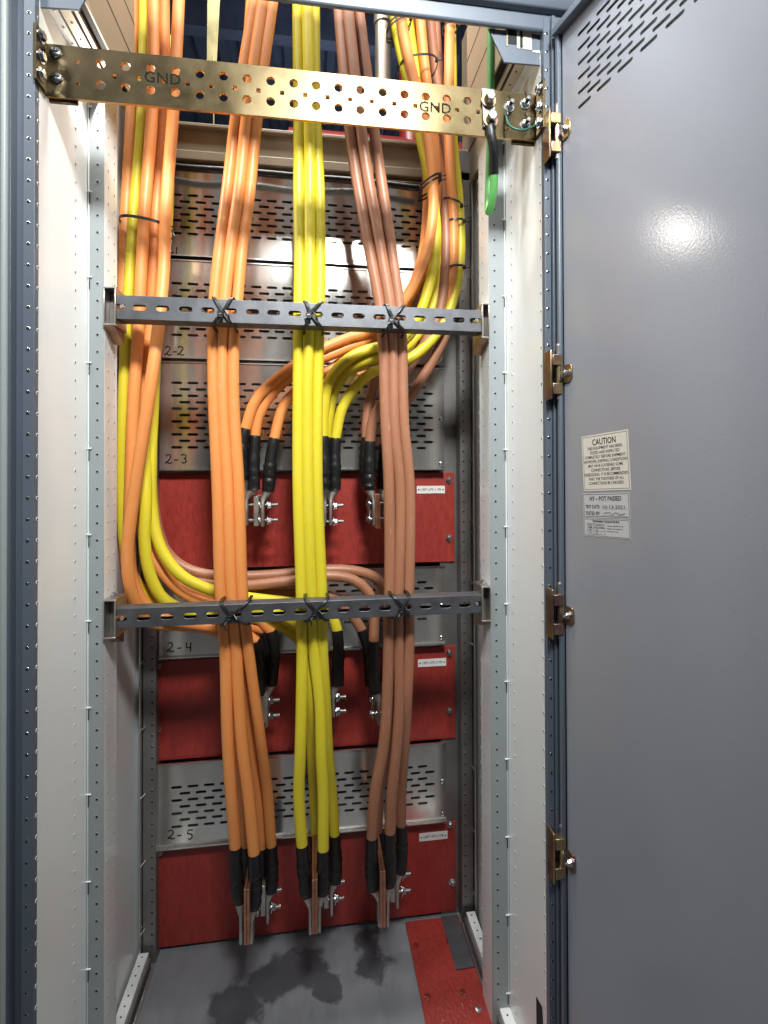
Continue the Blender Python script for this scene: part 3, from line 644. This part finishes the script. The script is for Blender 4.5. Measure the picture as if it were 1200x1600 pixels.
# left bundle
def L_(pts, d=1.34): return [(q[0], q[1], q[2] if len(q) > 2 else d) for q in pts]
cable('orange', 'orange cable at the left edge of the left bundle beside the white wall', L_([(209, -30), (206, 170), (197, 330), (193, 420), (193, 500), (196, 600), (195, 700), (194, 800), (198, 880), (214, 935), (255, 965), (320, 978, 1.37), (375, 985, 1.38), (400, 1003, 1.38)]), sleeve=[(404, 1030, 1.38), (404, 1060, 1.38), (405, 1085, 1.38)], lug=(406, 1128, 1.38), group=GL)
cable('yellow', 'slim yellow cable second from the left in the left bundle', L_([(226, -30, 1.33), (222, 170, 1.33), (209, 330, 1.325), (203, 420, 1.32), (197, 520, 1.32), (192, 640, 1.32), (190, 780, 1.325), (196, 860, 1.33), (214, 910, 1.34), (250, 945, 1.35), (330, 955, 1.37), (420, 955, 1.37), (462, 975, 1.38), (480, 1000, 1.40), (494, 1010, 1.41)]), sleeve=[(500, 1030, 1.41), (501, 1055, 1.41), (502, 1075, 1.41)], lug=(504, 1120, 1.41), group=GL, r=.0125)
cable('orange', 'broad orange cable in the middle of the left bundle below the brass bar', L_([(240, -30, 1.31), (238, 170, 1.31), (226, 330, 1.305), (221, 420, 1.305), (216, 520, 1.31), (208, 640, 1.31), (204, 760, 1.31), (202, 850, 1.315), (208, 905, 1.33), (235, 950, 1.34), (300, 975, 1.37), (380, 975, 1.39), (415, 985, 1.41)]), sleeve=[(420, 1010, 1.41), (422, 1040, 1.41), (422, 1066, 1.41)], lug=(418, 1115, 1.41), group=GL)
cable('orange', 'orange cable fourth from the left in the left bundle, tucked under the tie', L_([(256, -30, 1.345), (256, 170, 1.345), (244, 330, 1.34), (240, 420, 1.33), (235, 500, 1.34), (226, 620, 1.345), (218, 740, 1.345), (226, 850, 1.35), (246, 885, 1.35), (280, 922, 1.36), (330, 944, 1.37), (395, 960, 1.39), (424, 987, 1.40)]), sleeve=[(428, 1010, 1.40), (426, 1045, 1.40), (424, 1070, 1.40)], lug=(417, 1132, 1.40), group=GL, r=.0138)
cable('orange', 'orange cable crossing in front of the left bundle from top right to lower left', L_([(281, -30, 1.31), (271, 170, 1.31), (259, 330, 1.30), (256, 420, 1.295), (250, 490, 1.28), (237, 590, 1.265), (222, 690, 1.265), (207, 790, 1.27), (199, 860, 1.275), (201, 905, 1.28), (213, 945, 1.30), (235, 972, 1.34), (290, 978, 1.38), (330, 983, 1.40), (360, 1000, 1.42), (369, 1040, 1.42)]), group=GL)
cable('yellow', 'yellow cable curving out of the left bundle in a wide bend above the lower rail', L_([(252, 60, 1.375), (248, 330, 1.37), (238, 500, 1.36), (231, 640, 1.345), (228, 720, 1.33), (228, 790, 1.315), (226, 850, 1.31), (235, 900, 1.315), (258, 938, 1.33), (310, 960, 1.36), (400, 966, 1.39), (450, 985, 1.42), (478, 1010, 1.43)]), group=GL)
cable('yellow', 'yellow cable sweeping lowest right of the left bundle towards the middle red board', L_([(262, 60, 1.40), (262, 330, 1.39), (246, 500, 1.375), (239, 640, 1.35), (236, 720, 1.34), (238, 800, 1.335), (251, 856, 1.33), (282, 898, 1.33), (330, 922, 1.34), (390, 934, 1.36), (450, 941, 1.38), (500, 950, 1.38), (520, 965, 1.38), (527, 986, 1.38)]), sleeve=[(529, 1010, 1.38), (528, 1040, 1.38), (528, 1070, 1.38)], lug=(521, 1116, 1.38), group=GL)
cable('orange', 'dark orange cable bending behind the yellow ones above the lower rail', L_([(250, 60, 1.43), (238, 330, 1.42), (232, 560, 1.41), (236, 760, 1.39), (238, 850, 1.37), (258, 900, 1.37), (300, 926, 1.37), (350, 944, 1.40), (372, 975, 1.44), (374, 1040, 1.45)]), group=GL)
cable('brown', 'upper brown cable sweeping right behind the bundles under the top red board', L_([(262, 60, 1.42), (250, 330, 1.42), (236, 560, 1.42), (234, 740, 1.40), (246, 835, 1.39), (268, 872, 1.39), (300, 892, 1.39), (350, 900, 1.39), (430, 898, 1.40), (510, 890, 1.40), (560, 893, 1.40), (590, 905, 1.41), (603, 930, 1.42), (606, 985, 1.43)]), sleeve=[(606, 1010, 1.43), (605, 1040, 1.43), (602, 1065, 1.43)], lug=(600, 1105, 1.43), group=GL)
cable('brown', 'lower brown cable sweeping right to the black sleeve over the middle red board', L_([(268, 60, 1.45), (256, 330, 1.45), (238, 560, 1.45), (236, 740, 1.43), (250, 840, 1.41), (276, 886, 1.40), (310, 906, 1.39), (370, 915, 1.38), (450, 908, 1.38), (510, 900, 1.38), (552, 906, 1.38), (575, 925, 1.38), (584, 955, 1.38), (584, 1003, 1.38)]), sleeve=[(583, 1028, 1.38), (583, 1055, 1.38), (586, 1082, 1.38)], lug=(591, 1129, 1.38), group=GL)
cable('brown', 'thin brown cable slanting down right under the lower rail to a black sleeve', L_([(240, 60, 1.47), (236, 330, 1.47), (228, 600, 1.47), (232, 780, 1.46), (256, 860, 1.46), (290, 900, 1.44), (350, 920, 1.43), (450, 925, 1.42), (510, 930, 1.42), (545, 955, 1.42), (566, 985, 1.42)]), sleeve=[(574, 1010, 1.42), (578, 1045, 1.42), (579, 1070, 1.42)], lug=(582, 1115, 1.42), group=GL)

# right bundle
cable('orange', 'orange cable curving left behind the yellow bundle to the leftmost sleeve', L_([(624, 5, 1.33), (632, 60, 1.33), (648, 130, 1.33), (668, 210, 1.325), (677, 300, 1.32), (672, 370, 1.32), (655, 425, 1.325), (630, 472, 1.34), (590, 512, 1.36), (540, 530, 1.37), (490, 552, 1.37), (440, 586, 1.37), (400, 625, 1.37), (383, 672, 1.37)]), sleeve=[(379, 690, 1.37), (377, 715, 1.37), (378, 750, 1.37)], lug=(385, 815, 1.40), group=GR)
cable('orange', 'orange cable arching to the sleeve in the middle of the three left ones', L_([(655, 5, 1.37), (662, 90, 1.37), (676, 200, 1.37), (682, 300, 1.37), (668, 400, 1.37), (640, 465, 1.38), (600, 520, 1.38), (540, 545, 1.385), (470, 578, 1.385), (425, 615, 1.385), (404, 650, 1.385), (398, 683, 1.385)]), sleeve=[(397, 703, 1.385), (396, 735, 1.385), (397, 765, 1.385)], lug=(386, 820, 1.39), group=GR)
cable('orange', 'orange cable with the shortest bend, ending in the right one of the left sleeves', L_([(640, 20, 1.41), (652, 120, 1.41), (664, 220, 1.41), (668, 320, 1.41), (655, 420, 1.41), (620, 490, 1.41), (570, 535, 1.41), (520, 575, 1.405), (470, 605, 1.40), (443, 635, 1.395), (428, 687, 1.39)]), sleeve=[(424, 710, 1.39), (421, 740, 1.39), (419, 768, 1.39)], lug=(411, 822, 1.39), group=GR)
cable('yellow', 'yellow cable over the others in the right bundle, arching behind the brown bundle', L_([(613, 5, 1.355), (622, 60, 1.355), (640, 140, 1.355), (658, 220, 1.35), (678, 320, 1.34), (681, 390, 1.34), (668, 455, 1.345), (648, 505, 1.35), (618, 535, 1.355), (585, 543, 1.36), (545, 560, 1.36), (516, 592, 1.36), (506, 640, 1.365), (505, 684, 1.37)]), sleeve=[(506, 705, 1.37), (507, 735, 1.37), (507, 766, 1.37)], lug=(508, 815, 1.39), group=GR)
cable('yellow', 'yellow cable in the middle of the arch, bending down beside the central bundle', L_([(634, 5, 1.39), (642, 60, 1.39), (656, 140, 1.39), (670, 260, 1.39), (690, 350, 1.39), (688, 430, 1.385), (668, 500, 1.38), (630, 545, 1.38), (590, 558, 1.38), (550, 575, 1.385), (524, 608, 1.39), (514, 650, 1.40), (511, 686, 1.41)]), sleeve=[(513, 706, 1.41), (514, 735, 1.41), (513, 758, 1.41)], lug=(510, 800, 1.42), group=GR)
cable('yellow', 'yellow cable at the right wall that bends lowest to the sleeve beside the central bundle', L_([(704, 20, 1.41), (706, 100, 1.405), (708, 220, 1.395), (717, 320, 1.39), (719, 400, 1.38), (710, 460, 1.375), (690, 510, 1.37), (655, 550, 1.37), (610, 575, 1.37), (585, 580, 1.375), (555, 605, 1.38), (534, 640, 1.385), (524, 687, 1.385)]), sleeve=[(523, 710, 1.385), (523, 740, 1.385), (523, 766, 1.385)], lug=(516.5, 820, 1.385), group=GR)
cable('brown', 'brown cable in the right bundle crossing left under the upper rail', L_([(652, 5, 1.40), (660, 90, 1.40), (680, 220, 1.385), (695, 330, 1.375), (696, 420, 1.37), (686, 490, 1.37), (662, 540, 1.375), (630, 585, 1.385), (600, 625, 1.39), (583, 655, 1.39), (578, 692, 1.39)]), sleeve=[(577, 712, 1.39), (577, 738, 1.39), (577, 766, 1.39)], lug=(583.5, 820, 1.39), group=GR)
cable('brown', 'brown cable straight beside the wall, slanting across the vented panel marked 2-3', L_([(670, 5, 1.42), (678, 90, 1.42), (694, 220, 1.41), (703, 330, 1.40), (705, 440, 1.40), (700, 510, 1.40), (678, 560, 1.41), (648, 610, 1.42), (615, 660, 1.42), (600, 696, 1.42)]), sleeve=[(599, 715, 1.42), (598, 740, 1.42), (597, 764, 1.42)], lug=(598, 815, 1.41), group=GR)
cable('brown', 'brown cable descending steeply behind the front brown bundle above the first sleeves', L_([(680, 20, 1.45), (688, 180, 1.45), (690, 320, 1.45), (672, 420, 1.44), (636, 490, 1.43), (600, 540, 1.43), (584, 600, 1.42), (574, 650, 1.41), (572, 686, 1.41)]), sleeve=[(571, 705, 1.41), (571, 735, 1.41), (573, 760, 1.41)], lug=(577, 805, 1.42), group=GR)
cable('orange', 'orange cable hanging straight down the right wall above the upper rail', L_([(703, 20, 1.37), (702, 90, 1.37), (701, 180, 1.37), (703, 270, 1.37), (708, 350, 1.37), (706, 430, 1.37), (690, 500, 1.39), (660, 545, 1.42), (620, 570, 1.44), (560, 590, 1.45)]), group=GR)

# ------------------------------------------------------------------ bus stabs with through bolts
GBUS = 'bus bars reaching forward from the red boards'
def through(root, px_, py_, Y, x0, x1, stud=.016, head=True):
    """bolt along X through the lugs: x0/x1 pixel ends"""
    a = PY(x0, py_, Y); c = PY(x1, py_, Y); a.z = c.z = (a.z+c.z)/2
    s = MB(); s.cyl(a, c, .0046, 12, 1)
    s.bolt(c, (1, 0, 0), .0092, .009, True, 0, 0, .5); s.cyl(c+Vector((.009, 0, 0)), c+Vector((.009+stud, 0, 0)), .0048, 12, 1)
    if head: s.bolt(a, (-1, 0, 0), .0092, .007, True, 0, 0, .2)
    s.build('through_bolt', [M['zinc'], M['darksteel']], root)
def stub(px_, top, bot, Y0, label, mats='lug'):
    p = PY(px_, bot, Y0); q = PY(px_, top, Y0); r = empty('bus_stub', (p.x, Y0, p.z), label, 'bus bar', GBUS)
    MB().box((p.x-.006, Y0, p.z), (p.x+.006, YRD-.001, q.z)).build('bar', M[mats], r, bevel=.0008); return r
# row one
r = stub(400, 776, 822, 1.375, 'tinned bus bar between the orange cable lugs on the top red board')
for yy in (789, 813): through(r, 0, yy, 1.40, 389, 405, 0); through(r, 0, yy, 1.392, 414, 418, .018, False)
r = stub(505, 776, 822, 1.375, 'tinned bus bar beside the yellow cable lug on the top red board')
for yy in (790, 815): through(r, 0, yy, 1.392, 505, 521, .018)
r = stab(590.5, 772, 826, 1.36, label='copper bus bar between the brown cable lugs on the top red board', grp=GBUS)
for yy in (787, 811): through(r, 0, yy, 1.392, 577, 600, .010)
# row two
r = stub(411, 1085, 1130, 1.375, 'tinned bus bar behind the orange cable lugs on the middle red board')
for yy in (1095, 1119): through(r, 0, yy, 1.40, 408, 421, .018)
r = stub(512, 1080, 1125, 1.375, 'tinned bus bar beside the yellow cable lug on the middle red board')
for yy in (1090, 1112): through(r, 0, yy, 1.385, 514, 525, .018)
r = stab(584, 1080, 1124, 1.40, label='copper bus bar beside the brown cable lugs on the middle red board', grp=GBUS)
for yy in (1092, 1115): through(r, 0, yy, 1.385, 582, 587, .006)
# row three: long copper bars with lugs either side, short tinned bars behind
for (px_, t_, b_, Y0, sx_, st, sb, col) in ((385.5, 1390, 1477, 1.25, 411, 1385, 1432, 'orange'), (492, 1375, 1460, 1.25, 510, 1372, 1420, 'yellow'), (598.5, 1362, 1450, 1.25, 614, 1360, 1410, 'brown')):
    r = stab(px_, t_, b_, Y0, label='long copper bus bar hanging low between the front %s cable lugs above the floor' % col, grp=GBUS)
    r = stub(sx_, st, sb, 1.385, 'short tinned bus bar right of the front %s lugs on the lowest board' % col)
    for k_, yy in enumerate((st+8, st+34)): through(r, 0, yy, 1.40, sx_-6, sx_+14-k_, .016)

# ------------------------------------------------------------------ cable ties
def loop(px0, px1, py_, Y0, ry, label, tilt=0, r=.0022, grp='black cable ties round the cables', rings=1, tail=True):
    a = PY(px0, py_-tilt, Y0); c = PY(px1, py_+tilt, Y0); m = (a+c)/2; hx = (c-a).length/2+.003; ex = (c-a).normalized()
    b = MB()
    for q in range(rings):
        off = Vector((0, 0, -.011*q)); pts = []
        for k in range(29):
            t = 2*math.pi*k/28; pts.append(m+off+ex*(hx*math.copysign(abs(math.cos(t))**.75, math.cos(t)))+Vector((0, ry*math.copysign(abs(math.sin(t))**.75, math.sin(t)), 0)))
        n = len(pts)
        vs = []; 
        for p in pts:
            o_ = (p-m-off); o_.z = 0; o_ = o_.normalized()*.0012
            vs += [p+Vector((0, 0, r)), p+o_+Vector((0, 0, r)), p+o_-Vector((0, 0, r)), p-Vector((0, 0, r))]
        fs = []
        for i in range(n-1):
            for k in range(4): fs.append((i*4+k, i*4+(k+1) % 4, (i+1)*4+(k+1) % 4, (i+1)*4+k))
        b.add(vs, fs)
        hd = m+off+ex*hx*.9+Vector((0, -ry*.55, 0)); b.box(hd-Vector((.004, .004, .005)), hd+Vector((.004, .003, .005)))
        if tail: b.tube([hd, hd+Vector((.008, -.006, -.004)), hd+Vector((.016, -.006, -.001))], .0016, 6)
    o = b.build('cable_tie', M['tie']); return tag(o, label, 'cable tie', grp)
loop(192, 268, 356, 1.335, .052, 'black tie round the left bundle above the upper rail', tilt=7, r=.0035)
loop(624, 680, 108, 1.37, .05, 'black tie round the right bundle behind the brass bar level', tilt=-2, r=.003)
loop(606, 640, 40, 1.345, .035, 'double black tie high on the right bundle near the frame', tilt=-8, r=.003, rings=2)
loop(694, 712, 45, 1.37, .022, 'black tie on the single orange cable at the top right', r=.004)
loop(656, 684, 290, 1.345, .045, 'double black tie on the right bundle just above the beam', tilt=-8, r=.003, rings=2)
loop(690, 718, 322, 1.385, .035, 'slanting black tie on the outer cables of the right bundle', tilt=5, r=.003)
loop(698, 722, 350, 1.385, .03, 'black tie on the rightmost yellow cable, lower of two', tilt=0, r=.003)
loop(700, 722, 421, 1.38, .03, 'black tie on the right bundle just above the upper rail', tilt=0, r=.003)
def xtie(x0, x1, zc, h, flip, label, rail_x):
    """two nylon straps crossed over the face of the rail and round the cables behind"""
    b = MB(); yf = YS-.0035; top = zc+h/2; bot = zc-h/2
    xa = rail_x[0]+random.uniform(-.004, .006); xb = rail_x[1]+random.uniform(-.006, .004); xm = (xa+xb)/2+random.uniform(-.006, .006); zc += random.uniform(-.006, .006); w = .0022
    def strap(pts):
        for dx in (-.0018, .0018):
            b.tube([Vector(p)+Vector((dx, 0, 0)) for p in smooth_path(pts, .006)], w, 8, 0)
    strap([(xa, YS+.06, top+.004), (xa, YS+.02, top+.005), (xa+.004, YS-.001, top+.003), (xm, yf-.001, zc), (xb-.004, YS-.002, bot-.003), (xb, YS+.02, bot-.005), (xb, YS+.09, bot-.005)])
    strap([(xb, YS+.06, top+.004), (xb, YS+.02, top+.005), (xb-.004, YS-.001, top+.003), (xm, yf-.004, zc+.002), (xa+.004, YS-.002, bot-.003), (xa, YS+.02, bot-.005), (xa, YS+.09, bot-.005)])
    c = Vector((xm-.006, yf-.005, zc-.006)); b.box(c-Vector((.006, .005, .007)), c+Vector((.006, .004, .007)), 0)
    b.tube([c, c+Vector((-.008, -.008, -.010)), c+Vector((-.006, -.006, -.024))], .0018, 6, 0)
    b.tube([(xm+.004, yf-.004, zc+.004), (xm+.012, yf-.008, zc-.006), (xm+.014, yf-.005, zc-.015)], .002, 6, 0)
    b.box(c+Vector((-.0035, -.0062, -.001)), c+Vector((.0035, -.005, .002)), 1)
    return tag(b.build('crossed_tie', [M['tie'], M['zinc']]), label, 'cable tie', 'crossed black ties on the rails')
for (xa, xb, rr, name) in ((332, 368, 'u', 'orange'), (474, 506, 'u', 'yellow'), (604, 634, 'u', 'brown'), (343, 386, 'l', 'orange'), (474, 509, 'l', 'yellow'), (608, 642, 'l', 'brown')):
    zc, h = (zu, hu) if rr == 'u' else (zl_, hl)
    if xb > xa: 
        x0 = PY(xa, 480, YS).x; x1 = PY(xb, 480, YS).x
        xtie(xa, xb, zc, h, 0, 'crossed black tie holding the %s cables to the %s rail' % (name, 'upper' if rr == 'u' else 'lower'), (x0, x1))

# ------------------------------------------------------------------ the open door
DH = Vector((.497, .968, 0)); DD = Vector((.2385, -.9711, 0)).normalized(); DN = Vector((-DD.y, DD.x, 0)); DN = Vector((DD.y, -DD.x, 0))  # inner face normal
if DN.x > 0: DN = -DN
def door_pt(px_, py_, off=0):
    d = ray(px_, py_); o = DH+DN*off; t = (o-CAM).dot(DN)/d.dot(DN); return CAM+d*t
def sz(px_, py_):
    p = door_pt(px_, py_)-DH; return p.dot(DD), p.z
door = empty('cabinet_door', DH, 'grey cabinet door standing open on the right with stickers and vent slots', 'door')
def DM(off=0, s=0, z=0): return axes(DH+DD*s+Vector((0, 0, z))+DN*off, DD, (0, 0, 1), DN)
Wd, Hd = .96, 2.243
slots = []
s0, z0 = sz(908, 163); 
cols = [sz(x_, 100)[0] for x_ in (909, 925, 940, 956, 973, 990.5, 1009, 1029, 1049.5, 1071.5)]
sp = (sz(1071, 60)[0]-sz(909, 160)[0])/9
rp = .0
zrow0 = sz(909, 164)[1]; zrow1 = sz(909, 141)[1]; rp = zrow1-zrow0
k = 0
while k < 30:
    s_ = s0+.008+k*sp
    if s_ > .80: break
    for j in range(14):
        zz = zrow0+rp*j + (0 if k % 2 == 0 else rp*.5)
        if zz < 2.215: slots.append(slot(s_, zz, sp*1.42, rp*.24, 5))
    k += 1
b = MB(); me = plate_mesh(rect(.012, .03, Wd, Hd), slots, .002); b.mesh(me, DM(-.001), 0)
b.build('inner_skin', M['door'], door)
b = MB(); b.box((.0, Hd+.001, -.022), (Wd, Hd+.016, .018), 0, DM()); b.build('top_flange', M['blue'], door, bevel=.002)
b = MB(); b.box((.0, .02, -.022), (Wd+.01, Hd+.01, -.018), 0, DM()); b.box((0, .02, -.018), (.004, Hd+.01, -.001), 0, DM()); b.build('outer_skin', M['darksteel'], door)
b = MB(); b.box((.001, .02, -.0), (.011, Hd+.01, .010), 0, DM()); b.build('hinge_edge', M['blue'], door, bevel=.003)
# stickers
def sticker(px0, py0, px1, py1, mats, draw, label, rot=0):
    s0_, za = sz(px0, (py0+py1)/2); s1_, _ = sz(px1, (py0+py1)/2); zt = sz((px0+px1)/2, py0)[1]; zb_ = sz((px0+px1)/2, py1)[1]
    w_ = s1_-s0_; h_ = zt-zb_; Mx = DM(.0004, (s0_+s1_)/2, (zt+zb_)/2) @ Matrix.Rotation(R(rot), 4, 'Z')
    b = MB(); b.box((-w_/2, -h_/2, -.0003), (w_/2, h_/2, 0), 0, Mx)
    draw(b, w_, h_, Mx); o = b.build('sticker', [M[mats], M['ink']], door, smooth=False); tag(o, label); return o
def frame(b, x0, y0, x1, y1, t, Mx):
    for r_ in ((x0, y0, x1, y0+t), (x0, y1-t, x1, y1), (x0, y0+t, x0+t, y1-t), (x1-t, y0+t, x1, y1-t)): b.box((r_[0], r_[1], 0.00002), (r_[2], r_[3], .0001), 1, Mx)
def tx(b, s, size, x, y, Mx, align='CENTER', wmax=None, offset=0):
    me = text_mesh(s, size, align, offset=offset)
    sc = 1
    if wmax and len(me.vertices):
        xs = [v.co.x for v in me.vertices]; ww = max(xs)-min(xs)
        if ww > 0: sc = wmax/ww
    b.mesh(me, Mx @ Matrix.Translation((x, y, .0001)) @ Matrix.Diagonal((sc, 1, 1, 1)), 1)
def d1(b, w_, h_, Mx):
    frame(b, -w_*.475, -h_*.475, w_*.475, h_*.475, .0007, Mx)
    tx(b, 'CAUTION', h_*.155, 0, h_*.36, Mx, wmax=w_*.50, offset=.0002)
    lines = ['THIS EQUIPMENT HAS BEEN', 'TESTED AND INSPECTED', 'COMPLETELY BEFORE SHIPMENT.', 'HOWEVER, SHIPPING CONDITIONS', 'MAY HAVE LOOSENED SOME', 'CONNECTIONS. BEFORE', 'ENERGIZING, IT IS RECOMMENDED', 'THAT THE TIGHTNESS OF ALL', 'CONNECTIONS BE CHECKED.']
    ww = [.74, .63, .88, .92, .74, .62, .92, .75, .75]
    for i, l in enumerate(lines): tx(b, l, h_*.073, 0, h_*(.255-i*.078), Mx, wmax=w_*ww[i], offset=.00003)
def scrib(b, x, y, wd, ht, Mx, seed):
    rn = random.Random(seed); pts = []
    n = 16
    for i in range(n): pts.append(Mx @ Vector((x+wd*i/(n-1), y+ht*(rn.random()-.5), .0002)))
    b.tube(pts, .0004, 4, 1)
def d2(b, w_, h_, Mx):
    frame(b, -w_*.485, -h_*.46, w_*.485, h_*.46, .0008, Mx)
    tx(b, 'HY – POT PASSED', h_*.25, 0, h_*.27, Mx, wmax=w_*.68, offset=.0002)
    tx(b, 'TEST DATE:', h_*.20, -w_*.45, -h_*.06, Mx, 'LEFT', wmax=w_*.33, offset=.00012); tx(b, 'TESTED BY:', h_*.20, -w_*.45, -h_*.33, Mx, 'LEFT', wmax=w_*.33, offset=.00012)
    b.box((-w_*.08, -h_*.145, 0), (w_*.44, -h_*.135, .0001), 1, Mx); b.box((-w_*.08, -h_*.415, 0), (w_*.44, -h_*.405, .0001), 1, Mx)
    tx(b, '10-13-2021', h_*.17, w_*.17, -h_*.06, Mx, wmax=w_*.45); scrib(b, -w_*.04, -h_*.33, w_*.44, h_*.12, Mx, 5)
def d3(b, w_, h_, Mx):
    frame(b, -w_*.485, -h_*.46, w_*.485, h_*.46, .0006, Mx)
    tx(b, 'TIGHTENING TORQUE FOR BUS', h_*.15, 0, h_*.34, Mx, wmax=w_*.58, offset=.00012)
    x0, x1, xm = -w_*.42, -w_*.02, -w_*.27
    for y in (.20, -.04, -.20, -.38): b.box((x0, h_*y, 0), (x1, h_*y+.0005, .0001), 1, Mx)
    for x in (x0, xm, x1): b.box((x, -h_*.38, 0), (x+.0005, h_*.20, .0001), 1, Mx)
    for t_, x, y, wd in (('BOLT', -.345, .13, .09), ('SIZE', -.345, .02, .08), ('TORQUE IN', -.145, .13, .19), ('FOOT POUNDS', -.145, .02, .21), ('3/8"', -.345, -.12, .07), ('25', -.20, -.12, .04), ('1/2"', -.345, -.29, .07), ('50', -.20, -.29, .04)): tx(b, t_, h_*.10, w_*x, h_*y, Mx, wmax=w_*wd)
    for t_, y, wd in (('Torque specified due to', .13, .34), ('fatigue is the torque to', -.02, .32), ('the stud or nut.', -.17, .24)): tx(b, t_, h_*.10, w_*.03, h_*y, Mx, 'LEFT', wmax=w_*wd)
sticker(910.5, 676.5, 984, 766.5, 'paper', d1, 'cream sticker headed CAUTION', rot=3.2)
sticker(911.5, 770.5, 984.5, 809.5, 'paper2', d2, 'silver sticker reading HY-POT PASSED', rot=3.2)
sticker(912.5, 811, 985, 840, 'paper2', d3, 'small silver sticker with a torque table', rot=3.2)
# hinges
for i, py_ in enumerate((222, 589, 954, 1325)):
    zc = PY(862, py_, YF).z
    hg = bpy.data.objects.new('hinge', None); COL.objects.link(hg); hg.location = (.49, YF-.02, zc); hg.parent = door; hg.matrix_parent_inverse = door.matrix_basis.inverted()
    # fixed leaf on the frame: two ears joined by a folded plate
    b = MB(); x0 = XR-.001
    b.box((x0-.002, YF-.030, zc-.050), (x0+.002, YF-.001, zc+.050)); 
    for s_ in (-1, 1):
        b.box((x0+.002, YF-.032, zc+s_*.029-.011), (x0+.023, YF-.012, zc+s_*.029+.011)); 
    b.build('frame_leaf', M['gold'], hg, bevel=.0015)
    b = MB(); b.cyl((x0+.018, YF-.024, zc-.05), (x0+.018, YF-.024, zc+.058), .0042, 12); b.dome((x0+.018, YF-.024, zc+.058), (0, 0, 1), .005, .006); b.build('pin', M['darksteel'], hg)
    b = MB(); b.cyl((x0+.018, YF-.024, zc-.019), (x0+.018, YF-.024, zc+.019), .0062, 14)
    q = DM(.0, 0, zc); b.prism([(.012, -.018, .0005), (.030, -.018, .0005), (.036, -.010, .0005), (.036, .012, .0005), (.032, .018, .0005), (.012, .018, .0005)], (0, 0, .003), 0, q)
    b.build('door_leaf', M['gold'], hg, bevel=.0008)
    b = MB(); p = q @ Vector((.024, 0, .0035)); b.bolt(p, DN, .0062, .006, True, 0, .006); b.build('screw', M['zinc'], hg)

# ------------------------------------------------------------------ things above and behind
p = PY(599, 30, 1.62)
b = MB(); b.tube([PY(599, 150, 1.62), PY(599, 60, 1.62), PY(598, -60, 1.62)], .027, 20, 0); b.tube([PY(599, 40, 1.62), PY(599, 24, 1.62)], .031, 20, 0)
tag(b.build('steel_conduit', M['conduit']), 'pale metal conduit standing between the brown cables and the right bundle at the top', 'conduit')
b = MB(); a = PY(335, -40, 1.75); c = PY(331, 95, 1.75); b.prism([(a.x-.022, 1.75, a.z), (a.x+.022, 1.75, a.z), (c.x+.016, 1.75, c.z), (c.x-.016, 1.75, c.z)], (0, .004, 0)); b.cyl(PY(333, 90, 1.752), PY(334, 212, 1.752), .003, 8)
tag(b.build('hanging_strap', M['strap']), 'brass coloured strap with a thin rod hanging behind the left part of the brass bar', 'strap')
b = MB(); b.tube(smooth_path([PY(245, 258, 1.47), PY(300, 263, 1.46), (PY(380, 268, 1.465)), PY(470, 276, 1.46), PY(560, 283, 1.47), PY(655, 294, 1.46)], .02), .0095, 12, 0)
tag(b.build('black_hose', M['black']), 'black wrapped cable lying horizontally under the cream top beam', 'cable')
b = MB(); b.tube([(-.1, 2.15, 2.75), (1.8, 2.15, 2.75)], .055, 16); b.tube([(.42, 2.15, 2.75), (.42, 2.15, 3.6)], .05, 16); b.tube([(.25, 2.05, 2.62), (.6, 2.05, 2.66)], .05, 16)
tag(b.build('red_pipe', M['redpipe']), 'dark red pipe passing behind the cabinet above the cream beam', 'pipe')
for xx, lab in ((.05, 'thin steel rod hanging from the dark ceiling just right of the yellow bundle'), (.52, 'thin steel rod hanging from the dark ceiling behind the brown bundle')):
    b = MB().cyl((xx+.35, 2.9, 2.5), (xx+.35, 2.9, 4.3), .006, 8); tag(b.build('threaded_rod', M['zinc']), lab, 'rod', 'rods under the ceiling')
q = [PX(838, 1557, XR-.0006), PX(847, 1573, XR-.0006), PX(848.5, 1602, XR-.0006), PX(838.5, 1602, XR-.0006)]
MB().prism(q, (-.0006, 0, 0)).build('cable_opening', M['dark'], cab)
